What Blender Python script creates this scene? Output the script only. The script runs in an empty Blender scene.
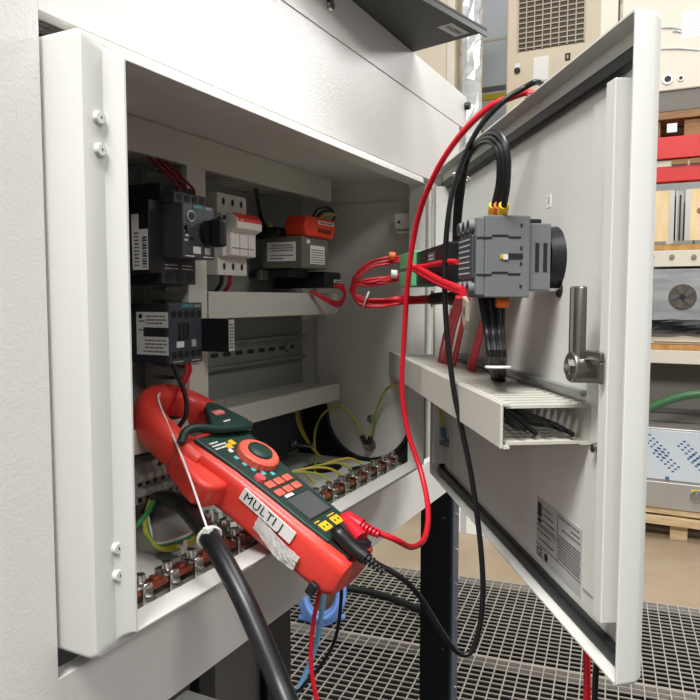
import bpy, math, random
from mathutils import Vector, Matrix
random.seed(7)
PI = math.pi
scene = bpy.context.scene
COL = scene.collection

# ------------------------------------------------------------------ camera
F = 700.0
CAM = Vector((-0.3212, -0.312, 0.2084)); YAW, PITCH, ROLL = 1.103, -0.0727, 0.0007
_f = Vector((math.sin(YAW)*math.cos(PITCH), math.cos(YAW)*math.cos(PITCH), math.sin(PITCH)))
_r0 = Vector((math.cos(YAW), -math.sin(YAW), 0)); _u0 = _r0.cross(_f)
_r = _r0*math.cos(ROLL)+_u0*math.sin(ROLL); _u = -_r0*math.sin(ROLL)+_u0*math.cos(ROLL)
cd = bpy.data.cameras.new('camera'); cam = bpy.data.objects.new('camera', cd); COL.objects.link(cam)
cam.matrix_world = Matrix(((_r.x, _u.x, -_f.x, CAM.x), (_r.y, _u.y, -_f.y, CAM.y), (_r.z, _u.z, -_f.z, CAM.z), (0, 0, 0, 1)))
cd.sensor_width = 36; cd.lens = 36*F/700; cd.clip_start = .01; cd.clip_end = 60
scene.camera = cam

# ------------------------------------------------------------------ world, lamps, exposure
world = bpy.data.worlds.new('hall_light'); scene.world = world; world.use_nodes = True
bg = world.node_tree.nodes['Background']; bg.inputs[0].default_value = (.95, .97, 1.0, 1); bg.inputs[1].default_value = .17
def area(name, loc, target, size, power, col=(1, .985, .965), sy=None):
    l = bpy.data.lights.new(name, 'AREA'); l.shape = 'RECTANGLE'; l.size = size; l.size_y = sy or size; l.energy = power; l.color = col
    o = bpy.data.objects.new(name, l); COL.objects.link(o); o.location = loc
    o.rotation_euler = (Vector(target)-Vector(loc)).to_track_quat('-Z', 'Y').to_euler(); return o
area('ceiling_lamp', (-1.6, -3.6, 2.6), (.3, 0, .1), 1.6, 44, sy=.7)
area('ceiling_lamp.001', (4.75, -3.2, 2.40), (.3, .1, .3), 1.3, 54, sy=.8)
area('ceiling_lamp.002', (.9, -1.0, 3.2), (.8, -.2, 0), 2.0, 55, sy=.8)
area('ceiling_lamp.003', (2.4, .2, 3.4), (3.6, 0, 0), 2.4, 24, sy=1.2)
area('ceiling_lamp.004', (-1.5, -.1, 2.8), (.3, -.1, .2), 1.5, 128, sy=.9)
scene.view_settings.view_transform = 'Standard'; scene.view_settings.look = 'None'
scene.view_settings.exposure = 0.52; scene.view_settings.gamma = 1.0; scene.view_settings.use_curve_mapping = False

# ------------------------------------------------------------------ photo pixel -> place helpers
def ray(x, y): return _r*((x-350)/F) - _u*((y-350)/F) + _f
def on(x, y, ax, v):
    d = ray(x, y); return CAM + d*((v-CAM[ax])/d[ax])
def at(x, y, Z): return CAM + ray(x, y)*Z
W, H = .5034, .35
A = .5684
H0 = Vector((W+.012, -.005, 0)); DD = Vector((-math.cos(A), -math.sin(A), 0)); NN = Vector((-math.sin(A), math.cos(A), 0))
def dw(s, o, z): return H0+DD*s+NN*o+Vector((0, 0, z))
def dr(x, y, o):
    d = ray(x, y); q = H0+NN*o; return CAM+d*((q-CAM).dot(NN)/d.dot(NN))

# ------------------------------------------------------------------ materials
def lin(h):
    h = h.lstrip('#'); r = []
    for i in (0, 2, 4):
        c = int(h[i:i+2], 16)/255; r.append(c/12.92 if c <= .04045 else ((c+.055)/1.055)**2.4)
    return tuple(r)+(1,)
MATS = {}
def mat(name, hexc, rough=.5, metal=0, bump=0, bscale=300, var=.04, vscale=12, trans=0, coat=0, alpha=1, hex2=None, stretch=None, ior=1.45):
    if name in MATS: return MATS[name]
    m = bpy.data.materials.new(name); m.use_nodes = True; nt = m.node_tree; b = nt.nodes['Principled BSDF']
    c = lin(hexc)
    b.inputs['Roughness'].default_value = rough; b.inputs['Metallic'].default_value = metal; b.inputs['IOR'].default_value = ior
    b.inputs['Transmission Weight'].default_value = trans; b.inputs['Coat Weight'].default_value = coat; b.inputs['Alpha'].default_value = alpha
    tc = nt.nodes.new('ShaderNodeTexCoord'); src = tc.outputs['Object']
    if stretch:
        mp = nt.nodes.new('ShaderNodeMapping'); mp.inputs['Scale'].default_value = stretch; nt.links.new(src, mp.inputs[0]); src = mp.outputs[0]
    n = nt.nodes.new('ShaderNodeTexNoise'); n.inputs['Scale'].default_value = vscale; n.inputs['Detail'].default_value = 4
    nt.links.new(src, n.inputs['Vector'])
    r = nt.nodes.new('ShaderNodeValToRGB'); r.color_ramp.elements[0].position = .3; r.color_ramp.elements[1].position = .7
    c2 = lin(hex2) if hex2 else tuple(min(1, x*(1+var)) for x in c[:3])+(1,)
    c1 = c if hex2 else tuple(x*(1-var) for x in c[:3])+(1,)
    r.color_ramp.elements[0].color = c1; r.color_ramp.elements[1].color = c2
    nt.links.new(n.outputs['Fac'], r.inputs[0]); nt.links.new(r.outputs[0], b.inputs['Base Color'])
    if bump:
        n2 = nt.nodes.new('ShaderNodeTexNoise'); n2.inputs['Scale'].default_value = bscale; n2.inputs['Detail'].default_value = 2
        nt.links.new(src, n2.inputs['Vector'])
        bp = nt.nodes.new('ShaderNodeBump'); bp.inputs['Strength'].default_value = bump; bp.inputs['Distance'].default_value = .001
        nt.links.new(n2.outputs['Fac'], bp.inputs['Height']); nt.links.new(bp.outputs[0], b.inputs['Normal'])
    MATS[name] = m; return m
def M(n): return MATS[n]
mat('white_paint', '#e9e7e2', .28, bump=.22, bscale=420, var=.01)
mat('light_grey_paint', '#d6d6d0', .38, bump=.10, bscale=700, var=.01)
mat('inner_grey_paint', '#c9c8c0', .42, bump=.10, bscale=400, var=.015)
mat('plate_grey', '#8d908e', .42, .35, var=.06, vscale=9)
mat('rail_zinc', '#8f9392', .35, .75, var=.08, vscale=20)
mat('duct_grey', '#c2c0b6', .5, var=.02)
mat('duct_dark', '#57585a', .5, var=.02)
mat('black_rubber', '#17181a', .5, var=.1)
mat('black_plastic', '#1b1c1f', .42, var=.1)
mat('device_grey', '#3f434a', .48, var=.05)
mat('device_dark', '#2b2d32', .5, var=.05)
mat('switch_grey', '#6d7072', .5, var=.03)
mat('fuse_grey', '#cbc8c0', .5, var=.02)
mat('fuse_handle', '#d6d3cb', .45, var=.02)
mat('label_white', '#e4e3de', .5, var=.02)
mat('label_grey', '#b3b4b1', .45, var=.03)
mat('ink', '#1c1c1e', .6, var=.02)
mat('ink_grey', '#5a5b5d', .6, var=.02)
mat('teal_ink', '#58b0b4', .5, var=.02)
mat('red_ink', '#d3302c', .5, var=.02)
mat('orange_plastic', '#df3d22', .45, var=.04)
mat('green_terminal', '#5fa878', .5, var=.05)
mat('olive_grey', '#63655a', .5, var=.04)
mat('red_wire', '#cf1a2b', .38, var=.05)
mat('dark_red_wire', '#8e1622', .4, var=.05)
mat('black_wire', '#141416', .36, var=.05)
mat('yellow_mark', '#e6b322', .5, var=.05)
mat('orange_mark', '#ea6a2c', .5, var=.05)
mat('earth_wire', '#5f8f3c', .42, hex2='#cdbb3a', vscale=60)
mat('yellow_wire', '#c6ae38', .42, var=.06)
mat('green_wire', '#3f8a52', .42, var=.06)
mat('blue_wire', '#86c6f2', .42, var=.05)
mat('blue_hose', '#6f97dc', .42, var=.06)
mat('copper', '#b8674c', .3, .85, var=.15, vscale=60)
mat('chrome', '#c9c9c6', .22, 1.0, var=.06, vscale=30)
mat('dull_steel', '#8d8c86', .34, .9, var=.1, vscale=30)
mat('meter_red', '#e04136', .38, coat=.1, var=.02)
mat('meter_salmon', '#e8614f', .45, var=.02)
mat('meter_green', '#17352d', .45, var=.05)
mat('meter_lcd', '#4b4f4f', .25, var=.03)
mat('meter_pink', '#d84f58', .45, var=.02)
mat('tape_clear', '#d9d7d2', .22, .25, bump=.8, bscale=160, var=.12, vscale=90)
mat('zip_white', '#e6e4df', .45, var=.02)
mat('canopy_dark', '#3d3c3a', .55, var=.05)
mat('concrete', '#b7a58c', .6, hex2='#a08d74', bump=.2, bscale=60, vscale=2.5)
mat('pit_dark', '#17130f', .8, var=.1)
mat('grating_steel', '#c2bcb1', .42, .45, var=.12, vscale=14)
mat('post_black', '#131416', .45, var=.1)
mat('post_blue', '#56616f', .4, .4, var=.05)
mat('cabinet_dark', '#53514e', .5, var=.04)
mat('hall_wall', '#d9dee2', .7, var=.03, vscale=1.5)
mat('beige_metal', '#cfc3ac', .5, var=.03, vscale=3)
mat('beige_light', '#d2c9b8', .5, var=.03, vscale=3)
mat('grille_brown', '#4e443b', .6, var=.1)
mat('grille_bar', '#b5aa98', .5, var=.05)
mat('film_silver', '#d7d8d8', .18, .35, bump=1.0, bscale=14, var=.15, vscale=12, stretch=(1, 1, 3))
mat('film_dark', '#a9aaab', .2, .35, bump=1.0, bscale=12, var=.22, vscale=9, stretch=(1, .6, 3))
mat('red_beam', '#c81c17', .45, var=.04)
mat('plywood', '#e6cfa4', .55, hex2='#d9b985', vscale=5, stretch=(1, 6, 1))
mat('raw_wood', '#9c7650', .7, hex2='#7c5a3a', vscale=10, stretch=(1, 1, 8))
mat('pallet_wood', '#d8c29c', .7, hex2='#b4976c', vscale=8, stretch=(1, 1, 8))
mat('osb', '#c99a5a', .7, hex2='#a9763e', vscale=30)
mat('print_blue', '#4a6a94', .6, var=.05)
mat('film_blue', '#cdd6dc', .3, .1, var=.04, vscale=4)
mat('steel_panel', '#b1aea8', .4, .45, var=.05, vscale=5)
mat('yellow_strip', '#d9c33a', .5, var=.05)
mat('green_hose', '#3f6b45', .35, var=.15, vscale=20)
mat('shadow_and_plinth_grey', '#6f6a62', .6, var=.05)  # grey of the plinth; also paints the shadow behind the green hose

# ------------------------------------------------------------------ mesh builder
class MB:
    def __init__(s): s.v = []; s.f = []
    def add(s, vs, fs):
        k = len(s.v); s.v += [tuple(v) for v in vs]; s.f += [tuple(i+k for i in f) for f in fs]; return s
    def box(s, x0, x1, y0, y1, z0, z1):
        x0, x1 = min(x0, x1), max(x0, x1); y0, y1 = min(y0, y1), max(y0, y1); z0, z1 = min(z0, z1), max(z0, z1)
        return s.add([(x0,y0,z0),(x1,y0,z0),(x1,y1,z0),(x0,y1,z0),(x0,y0,z1),(x1,y0,z1),(x1,y1,z1),(x0,y1,z1)],
                     [(0,3,2,1),(4,5,6,7),(0,1,5,4),(1,2,6,5),(2,3,7,6),(3,0,4,7)])
    def quadbox(s, P, d):                       # 4 corners (ccw seen from -d) pushed along d
        P = [Vector(p) for p in P]; d = Vector(d); n = len(P)
        return s.add(P+[p+d for p in P], [tuple(range(n)), tuple(range(2*n-1, n-1, -1))]+[(i, n+i, n+(i+1) % n, (i+1) % n) for i in range(n)])
    def cyl(s, p0, p1, r0, r1=None, n=14):
        p0 = Vector(p0); p1 = Vector(p1); r1 = r0 if r1 is None else r1
        d = (p1-p0).normalized(); a = d.orthogonal().normalized(); b = d.cross(a)
        vs = [p0+(a*math.cos(2*PI*i/n)+b*math.sin(2*PI*i/n))*r0 for i in range(n)]+[p1+(a*math.cos(2*PI*i/n)+b*math.sin(2*PI*i/n))*r1 for i in range(n)]
        return s.add(vs, [tuple(range(n-1, -1, -1)), tuple(range(n, 2*n))]+[(i, (i+1) % n, n+(i+1) % n, n+i) for i in range(n)])
    def rings(s, R, closed=False):              # skin a list of equal rings
        n = len(R[0]); vs = [p for r in R for p in r]; fs = []
        m = len(R)
        for k in range(m if closed else m-1):
            for i in range(n):
                a = k*n+i; b = k*n+(i+1) % n; c = ((k+1) % m)*n+(i+1) % n; d = ((k+1) % m)*n+i; fs.append((a, b, c, d))
        if not closed: fs += [tuple(range(n-1, -1, -1)), tuple((m-1)*n+i for i in range(n))]
        return s.add(vs, fs)
    def tube(s, pts, r, n=8, sub=6, flat=None):
        P = smooth_path(pts, sub); R = []
        t = (P[1]-P[0]).normalized(); a = t.orthogonal().normalized()
        for i, p in enumerate(P):
            t2 = (P[min(i+1, len(P)-1)]-P[max(i-1, 0)]).normalized()
            a = (a-t2*a.dot(t2)).normalized(); b = t2.cross(a)
            rr = r[min(int(i/ sub), len(r)-1)] if isinstance(r, (list, tuple)) else r
            R.append([p+(a*math.cos(2*PI*k/n)+b*math.sin(2*PI*k/n))*rr for k in range(n)])
        return s.rings(R)
    def prism(s, poly, fn, d0, d1):             # poly of 2d points; fn(a,b,d) -> 3d
        n = len(poly); vs = [fn(a, b, d0) for a, b in poly]+[fn(a, b, d1) for a, b in poly]
        return s.add(vs, [tuple(range(n)), tuple(range(2*n-1, n-1, -1))]+[(i, n+i, n+(i+1) % n, (i+1) % n) for i in range(n)])
    def build(s, name, m, parent=None, bevel=0, smooth=False, seg=2, kind=None):
        me = bpy.data.meshes.new(name); me.from_pydata(s.v, [], s.f); me.validate(); me.update()
        import bmesh
        b = bmesh.new(); b.from_mesh(me); bmesh.ops.recalc_face_normals(b, faces=b.faces); b.to_mesh(me); b.free()
        return link_mesh(name, me, m, parent, bevel, smooth, seg, kind)
def link_mesh(name, me, m, parent=None, bevel=0, smooth=False, seg=2, kind=None):
    me.materials.clear(); me.materials.append(M(m) if isinstance(m, str) else m)
    if smooth:
        me.shade_smooth(); me.set_sharp_from_angle(angle=math.radians(38))
    o = bpy.data.objects.new(name, me); COL.objects.link(o)
    if parent: o.parent = parent
    if bevel:
        bm = o.modifiers.new('bevel', 'BEVEL'); bm.width = bevel; bm.segments = seg; bm.limit_method = 'ANGLE'; bm.angle_limit = math.radians(40)
    if kind: o['kind'] = kind
    return o
def smooth_path(pts, sub=6):
    P = [Vector(p) for p in pts]
    if len(P) < 3: return P
    out = []
    for i in range(len(P)-1):
        p0 = P[i-1] if i else P[0]*2-P[1]; p1 = P[i]; p2 = P[i+1]; p3 = P[i+2] if i+2 < len(P) else P[-1]*2-P[-2]
        for k in range(sub):
            t = k/sub
            out.append(.5*((2*p1)+(p2-p0)*t+(2*p0-5*p1+4*p2-p3)*t*t+(3*p1-p0-3*p2+p3)*t**3))
    out.append(P[-1]); return out
def tag(o, label=None, cat=None, group=None, kind=None):
    if label: o['label'] = label
    if cat: o['category'] = cat
    if group: o['group'] = group
    if kind: o['kind'] = kind
    return o
def thing(name, label, cat, loc=(0, 0, 0), rotz=0, group=None, matrix=None):
    o = bpy.data.objects.new(name, None); COL.objects.link(o); o.empty_display_size = .02
    if matrix is not None: o.matrix_world = matrix
    else: o.location = loc; o.rotation_euler = (0, 0, rotz)
    return tag(o, label, cat, group)
def copy_tree(o, parent=None):
    c = o.copy(); COL.objects.link(c)
    if parent: c.parent = parent
    for ch in list(o.children): copy_tree(ch, c)
    return c
def bx(name, m, parent, x0, x1, y0, y1, z0, z1, bevel=0, **k): return MB().box(x0, x1, y0, y1, z0, z1).build(name, m, parent, bevel, **k)
_tx = {}
def text(body, origin, right, up, size, m, parent, name='lettering', align='LEFT', bold=0, space=1.0):
    key = (body, align, bold, space)
    if key not in _tx:
        cu = bpy.data.curves.new('lettering', 'FONT'); cu.body = body; cu.size = 1; cu.align_x = align; cu.align_y = 'CENTER'; cu.offset = bold; cu.space_character = space; cu.resolution_u = 3
        to = bpy.data.objects.new('lettering', cu); COL.objects.link(to); bpy.context.view_layer.update()
        me = bpy.data.meshes.new_from_object(to.evaluated_get(bpy.context.evaluated_depsgraph_get()))
        bpy.data.objects.remove(to); bpy.data.curves.remove(cu); _tx[key] = me
    me = _tx[key].copy(); R = Vector(right).normalized(); U = Vector(up).normalized(); N = R.cross(U)
    O = Vector(origin)
    for v in me.vertices: v.co = O+R*(v.co.x*size)+U*(v.co.y*size)
    return link_mesh(name, me, m, parent)
def lines(O, right, up, rows, h, jit=True, seed=1):   # small unreadable print: short bars; rows=(x0,x1,y) fractions already in metres
    rnd = random.Random(seed); R = Vector(right).normalized(); U = Vector(up).normalized(); N = R.cross(U); mb = MB(); O = Vector(O)
    for (x0, x1, y) in rows:
        x = x0
        while x < x1-.0004:
            w = min(rnd.uniform(.0012, .0045) if jit else x1-x0, x1-x)
            P = [O+R*x+U*y, O+R*(x+w)+U*y, O+R*(x+w)+U*(y+h), O+R*x+U*(y+h)]
            mb.quadbox(P, N*.00008); x += w+.0007
    return mb
def wire(name, label, cat, pts, r, m, group=None, n=8, sub=6):
    o = MB().tube(pts, r, n, sub).build(name, m, None, smooth=True); return tag(o, label, cat, group)

# ================================================================== SETTING
FZ = -.95
E1 = Vector((.113, -.9936, 0)).normalized(); E2 = Vector((-E1.y*-1, 0, 0)); E2 = Vector((-.9936, -.113, 0)).normalized(); G0 = Vector((2.474, .3, FZ))
def slab(a0, a1, b0, b1, z0, z1):
    P = [G0+E1*a+E2*b for a, b in ((a0, b0), (a1, b0), (a1, b1), (a0, b1))]
    mb = MB(); mb.quadbox([Vector((p.x, p.y, z0)) for p in P], (0, 0, z1-z0)); return mb
tag(slab(-6, 6, -5, 0, FZ-.4, FZ).build('floor', 'concrete'), kind='structure')
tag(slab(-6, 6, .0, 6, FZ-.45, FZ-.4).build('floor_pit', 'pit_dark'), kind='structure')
tag(MB().box(6.2, 6.3, -6, 6, FZ, 4.2).build('wall_back', 'hall_wall'), kind='structure')
# seams of the back wall sheets
tag(MB().box(6.19, 6.2, -6, 6, 2.58, 2.6).build('trim_1', 'beige_light'), kind='structure')
tag(slab(-6, 6, .0005, .004, FZ-.4, FZ-.012).build('pit_shade_lining', 'pit_dark'), kind='structure')  # dark sheet added over the concrete edge, painting the shade in the grating holes
# gratings
PIT = .0345; GW = .635
grating_labels = ['steel floor grating panel reaching the concrete floor edge', 'steel floor grating panel around the foot of the black post',
                  'steel floor grating panel between machine legs and walkway', 'steel floor grating panel under the machine front']
for k in range(4):
    t = thing('floor_grating', grating_labels[k], 'grating', G0+E2*(k*GW), math.atan2(E1.y, E1.x), 'steel floor grating panels')
    # local x along E1, local y = rot90(E1)
    sgn = 1 if Vector((-E1.y, E1.x, 0)).dot(E2) > 0 else -1
    L = 1.5; mb = MB(); y = PIT
    while y < GW-.02:
        mb.box(-L, L, sgn*(y-.0017), sgn*(y+.0017), -.0035, 0); y += PIT*.82
    x = -L+PIT
    while x < L:
        mb.box(x-.0018, x+.0018, 0, sgn*GW, -.0040, -.0005); x += PIT*1.05
    mb.build('bars', 'grating_steel', t, kind='stuff')
    bx('edge_bar', 'grating_steel', t, -L, L, sgn*.001, sgn*.007, -.03, .0005); bx('edge_bar', 'grating_steel', t, -L, L, sgn*(GW-.007), sgn*(GW-.001), -.03, .0005)

# ================================================================== MACHINE AROUND THE ENCLOSURE
PY = .040
mach = thing('machine_cabinet', 'large white machine housing with a cutout around the open control box', 'machine', (0, 0, FZ))
def mpart(name, m, x0, x1, y0, y1, z0, z1, bevel=.0012): return bx(name, m, mach, x0, x1, y0, y1, z0-FZ, z1-FZ, bevel*.25)
mpart('side_panel', 'white_paint', -1.2, -.0275, PY, PY+.012, FZ, .5315)
mpart('upper_panel', 'white_paint', -.0275, .755, PY, PY+.012, .3765, .4785)
mpart('upper_cover', 'white_paint', -.0275, .790, PY, PY+.012, .4800, .5315)
mpart('lower_panel', 'white_paint', -.0275, .756, PY, PY+.012, -.094, -.0285)
mpart('top_panel', 'white_paint', -1.2, .790, PY+.012, .60, .5255, .5315)
mpart('end_panel', 'white_paint', .778, .790, PY+.012, .60, .20, .5253)
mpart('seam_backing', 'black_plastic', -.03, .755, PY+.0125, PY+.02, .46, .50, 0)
sc_ = MB(); c = on(329, 5, 1, PY); sc_.cyl((c.x, PY-.001, c.z-FZ), (c.x, PY-.004, c.z-FZ), .0065, .005, 16)
sc_.build('screw', 'chrome', mach, smooth=True)
c = on(466, 107, 1, PY); MB().cyl((c.x-.004, PY+.002, c.z-FZ), (c.x-.004, PY-.008, c.z-FZ), .006, .006, 12).build('latch', 'black_plastic', mach, smooth=True)
# vent tiles seen through the top-left gap: offset like brickwork
v0 = None
for r_ in range(8):
    for q in range(9):
        xx = -.075+q*.0185+(r_ % 2)*.009; yy = PY+.0135+r_*.0085
        if v0 is None: v0 = mpart('vent_tile', 'white_paint', 0, .0165, 0, .0065, .3980, .4000, .0003); o = v0
        else: o = v0.copy(); COL.objects.link(o)
        o.location = (xx, yy, 0)
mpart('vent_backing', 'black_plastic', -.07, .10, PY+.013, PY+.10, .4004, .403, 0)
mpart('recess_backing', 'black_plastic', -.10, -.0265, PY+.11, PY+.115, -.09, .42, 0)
# rivets bit in the lower gap
MB().tube([(-.012, PY+.022, -.022-FZ), (-.004, PY+.020, -.012-FZ), (.004, PY+.018, -.019-FZ)], .0012).build('spring_clip', 'chrome', mach, smooth=True)
# plate resting on top
d1 = Vector((-.972, .235, 0)).normalized(); d2 = Vector((.235, .972, 0)).normalized(); c0 = Vector((.5365, -.0655, .5325))
P = [c0, c0+d1*.62, c0+d1*.62+d2*.34, c0+d2*.34]
cp = thing('cover_plate', 'dark grey metal plate lying skewed on the machine top and overhanging it', 'plate', (0, 0, 0))
MB().quadbox(P, (0, 0, .004)).build('sheet', 'canopy_dark', cp, .001)
bx('lip', 'black_plastic', cp, 0, .001, 0, .001, .55, .551) if False else None
MB().quadbox([c0, c0+d1*.43, c0+d1*.43+d2*.002, c0+d2*.002], (0, 0, -.006)).build('folded_edge', 'black_plastic', cp)
lo = c0+d1*.012+d2*.018+Vector((0, 0, -.0004))
MB().quadbox([lo, lo+d1*.040, lo+d1*.040+d2*.020, lo+d2*.020], (0, 0, .0003)).build('sticker', 'label_grey', cp)
text('EHZ80E', lo+d1*.036+d2*.010+Vector((0, 0, -.0003)), -d1, d2*1.0 if (-d1).cross(d2).z < 0 else -d2, .0095, 'ink', cp)

# black perforated post, dark cabinet below
post = thing('support_post', 'black perforated steel post standing on the floor grating', 'post', (.777, .072, FZ))
MB().box(-.016, .016, -.024, .030, 0, .85).build('column', 'post_black', post, .002)
bx('edge_strip', 'post_blue', post, -.0145, .0145, -.0275, -.0242, 0, .85)
for i in range(26):
    MB().cyl((-.0162, -.012, .03+i*.032), (-.0175, -.012, .03+i*.032), .0024, n=8).build('hole_rim', 'dull_steel' if i % 7 == 3 else 'black_plastic', post)
for i in range(14):
    MB().cyl((.004, -.0274, .02+i*.06), (.004, -.029, .02+i*.06), .0032, n=10).build('rivet', 'chrome', post, smooth=True)
uc = thing('base_cabinet', 'dark grey cabinet with black frame under the machine', 'cabinet', (.10, .3, FZ))
bx('body', 'cabinet_dark', uc, -.5, .235, -.185, .2, 0, .835)
bx('corner_post', 'post_black', uc, .195, .245, -.20, -.15, 0, .84, .002); bx('corner_post', 'post_black', uc, .085, .110, -.196, -.184, 0, .84, .001)
bx('corner_post', 'post_black', uc, -.30, .082, -.20, -.186, .60, .84, .001) if False else None
bx('door_panel', 'cabinet_dark', uc, .112, .193, -.192, -.1855, .05, .83, .001)
c = on(186, 694, 1, .09)
jb = thing('junction_box', 'small light grey box under the lower machine panel', 'box', (c.x-.005, .075, c.z-.035))
bx('body', 'light_grey_paint', jb, -.03, .012, -.02, .02, 0, .035, .002); bx('cover', 'plate_grey', jb, .0122, .014, -.017, .017, .006, .030, .0005)
bx('bracket', 'plate_grey', jb, -.028, -.02, .02, .04, 0, .09)

# ================================================================== ENCLOSURE
BX0, BX1, BZ0, BZ1, BY0, BY1 = -.0245, W+.0245, -.0125, .3640, .0100, .2060
enc = thing('electrical_enclosure', 'light grey steel control enclosure standing open in the machine cutout', 'enclosure', (0, 0, 0))
sh = .002
# body: profile around opening, outer shell with rounded corners: rings front to back
def rrect(x0, x1, z0, z1, r, y, n=5):
    out = []
    for cx, cz, a0 in ((x1-r, z1-r, 0), (x0+r, z1-r, PI/2), (x0+r, z0+r, PI), (x1-r, z0+r, 1.5*PI)):
        for k in range(n+1):
            a = a0+PI/2*k/n; out.append((cx+r*math.cos(a), y, cz+r*math.sin(a)))
    return out
body = MB()
R = [rrect(BX0, BX1, BZ0, BZ1, .004, BY1), rrect(BX0, BX1, BZ0, BZ1, .004, BY0+.006), rrect(BX0+.0018, BX1-.0018, BZ0+.0018, BZ1-.0018, .004, BY0+.0015),
     rrect(BX0+.006, BX1-.006, BZ0+.006, BZ1-.006, .004, BY0), rrect(-.0085, W+.0085, -.0065, H+.0065, .003, BY0), rrect(-.0065, W+.0065, -.0045, H+.0045, .003, BY0-.002),
     rrect(-.0035, W+.0035, -.0018, H+.0018, .002, BY0-.0065), rrect(-.0015, W+.0015, -.0010, H+.0010, .0015, .0), rrect(.0, W, .0, H, .001, .0),
     rrect(.0, W, .0, H, .001, .0215), rrect(BX0+sh, BX1-sh, BZ0+sh, BZ1-sh, .003, .0225), rrect(BX0+sh, BX1-sh, BZ0+sh, BZ1-sh, .003, BY1-sh)]
n_ = len(R[0])
vs = [p for r in R for p in r]; fs = []
for k in range(len(R)-1):
    for i in range(n_): fs.append((k*n_+i, k*n_+(i+1) % n_, (k+1)*n_+(i+1) % n_, (k+1)*n_+i))
fs += [tuple(range(n_)), tuple((len(R)-1)*n_+i for i in range(n_))]
body.add(vs, fs); body.build('body', 'light_grey_paint', enc, smooth=True)
for px_, py_ in ((98, 118), (99, 150), (116, 548), (117, 575)):
    c = on(px_, py_, 1, BY0)
    MB().cyl((c.x, BY0, c.z), (c.x, BY0-.0028, c.z), .0042, .0034, 18).build('plug', 'light_grey_paint', enc, smooth=True)
    MB().box(c.x-.0003, c.x+.0004, BY0-.0030, BY0-.0027, c.z-.0008, c.z+.0008).build('plug_slot', 'ink', enc)
IX0, IX1, IZ0, IZ1 = BX0+sh, BX1-sh, BZ0+sh, BZ1-sh
PLY = .178
bx('mounting_plate', 'plate_grey', enc, .002, W, PLY, PLY+.0025, .004, .350, .0008)
bx('lower_screen', 'device_grey', enc, .30, W-.001, PLY-.0015, PLY-.0002, .004, .073)
# right wall: lower black lining with grey rounded cover in front
MB().box(IX1-.0012, IX1-.0002, .050, PLY+.02, IZ0+.001, .072).box(IX1-.0012, IX1-.0002, .0235, .050, IZ0+.001, .106).build('wall_lining', 'black_rubber', enc)
cy, cz, rr = .0870, .055, .0600
U = [(cy+rr*math.cos(a), cz+rr*math.sin(a)) for a in [PI+PI*k/24 for k in range(25)]]+[(cy+rr+.02, .11), (cy+rr+.02, .335), (cy-rr-.002, .335), (cy-rr-.002, .11)]
U2 = [(cy-rr, cz)]
MB().prism(U, lambda a, b, d: (d, a, b), IX1-.0045, IX1-.0013).build('wall_cover', 'inner_grey_paint', enc, .0008)
edge = [(IX1-.004, cy+(rr+.003)*math.cos(a), cz+(rr+.003)*math.sin(a)) for a in [PI*1.0+PI*k/24 for k in range(25)]]
MB().tube(edge, .0028, 8, 2).build('edge_trim', 'black_rubber', enc, smooth=True)
for (px_, py_) in ((343, 421), (352, 454)):
    pass
bx('hinge', 'light_grey_paint', enc, W+.0035, W+.0235, .0005, .0099, .004, .346, .001)
# bracket on right wall near the top
c = on(408, 224, 0, IX1)
MB().box(IX1-.016, IX1-.0135, c.y-.013, c.y+.012, c.z-.008, c.z+.012).box(IX1-.0135, IX1-.005, c.y-.013, c.y-.011, c.z-.012, c.z+.012).box(IX1-.018, IX1-.005, c.y-.013, c.y+.008, c.z-.0135, c.z-.0105).build('bracket', 'light_grey_paint', enc, .0008)
MB().cyl((IX1-.016, c.y+.006, c.z+.001), (IX1-.0163, c.y+.006, c.z+.001), .002, n=10).build('bracket_hole', 'ink', enc)
# screw on cover, earth stud
for (px_, py_, r_, l_) in ((371, 419, .0042, .0025),):
    c = on(px_, py_, 0, IX1-.005)
    MB().cyl((IX1-.0045, c.y, c.z), (IX1-.0058, c.y, c.z), .0058, n=18).build('washer', 'chrome', enc, smooth=True)
    MB().cyl((IX1-.0055, c.y, c.z), (IX1-.0085, c.y, c.z), r_, .003, 14).build('screw', 'chrome', enc, smooth=True)
c = on(370, 445, 0, IX1-.005); ST = Vector((IX1-.012, c.y, c.z))
MB().cyl((IX1-.0045, c.y, c.z), (IX1-.007, c.y, c.z), .0085, n=20).build('washer', 'dull_steel', enc, smooth=True)
MB().cyl((IX1-.0070, c.y, c.z), (IX1-.012, c.y, c.z), .0065, n=6).build('nut', 'dull_steel', enc)
MB().cyl((IX1-.0120, c.y, c.z), (IX1-.018, c.y, c.z), .0035, n=14).build('stud', 'chrome', enc, smooth=True)
# gland plate in the bottom with oval holes
GZ = IZ0+.0022
bx('gland_plate', 'light_grey_paint', enc, IX0+.01, IX1-.012, .026, PLY-.004, IZ0+.0002, GZ, .0005)
for i, (hx, hy, ha, hb) in enumerate(((.128, .086, .013, .012), (.25, .10, .016, .014), (.36, .12, .018, .016), (.455, .120, .030, .024), (.47, .075, .018, .012))):
    poly = [(hx+ha*math.cos(2*PI*k/24), hy+hb*math.sin(2*PI*k/24)) for k in range(24)]
    MB().prism(poly, lambda a, b, d: (a, b, d), GZ-.0004, GZ+.0006).build('knockout', 'plate_grey' if i < 1 else 'black_rubber', enc)
# bolt through the back plate above the floor
c = on(290, 443, 1, PLY)
MB().cyl((c.x, PLY, c.z), (c.x, PLY-.006, c.z), .0075, n=6).cyl((c.x, PLY-.006, c.z), (c.x, PLY-.010, c.z), .006, n=6).build('nut', 'chrome', enc)
MB().cyl((c.x, PLY-.009, c.z), (c.x, PLY-.036, c.z), .0032, n=12).build('bolt', 'chrome', enc, smooth=True)

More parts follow.
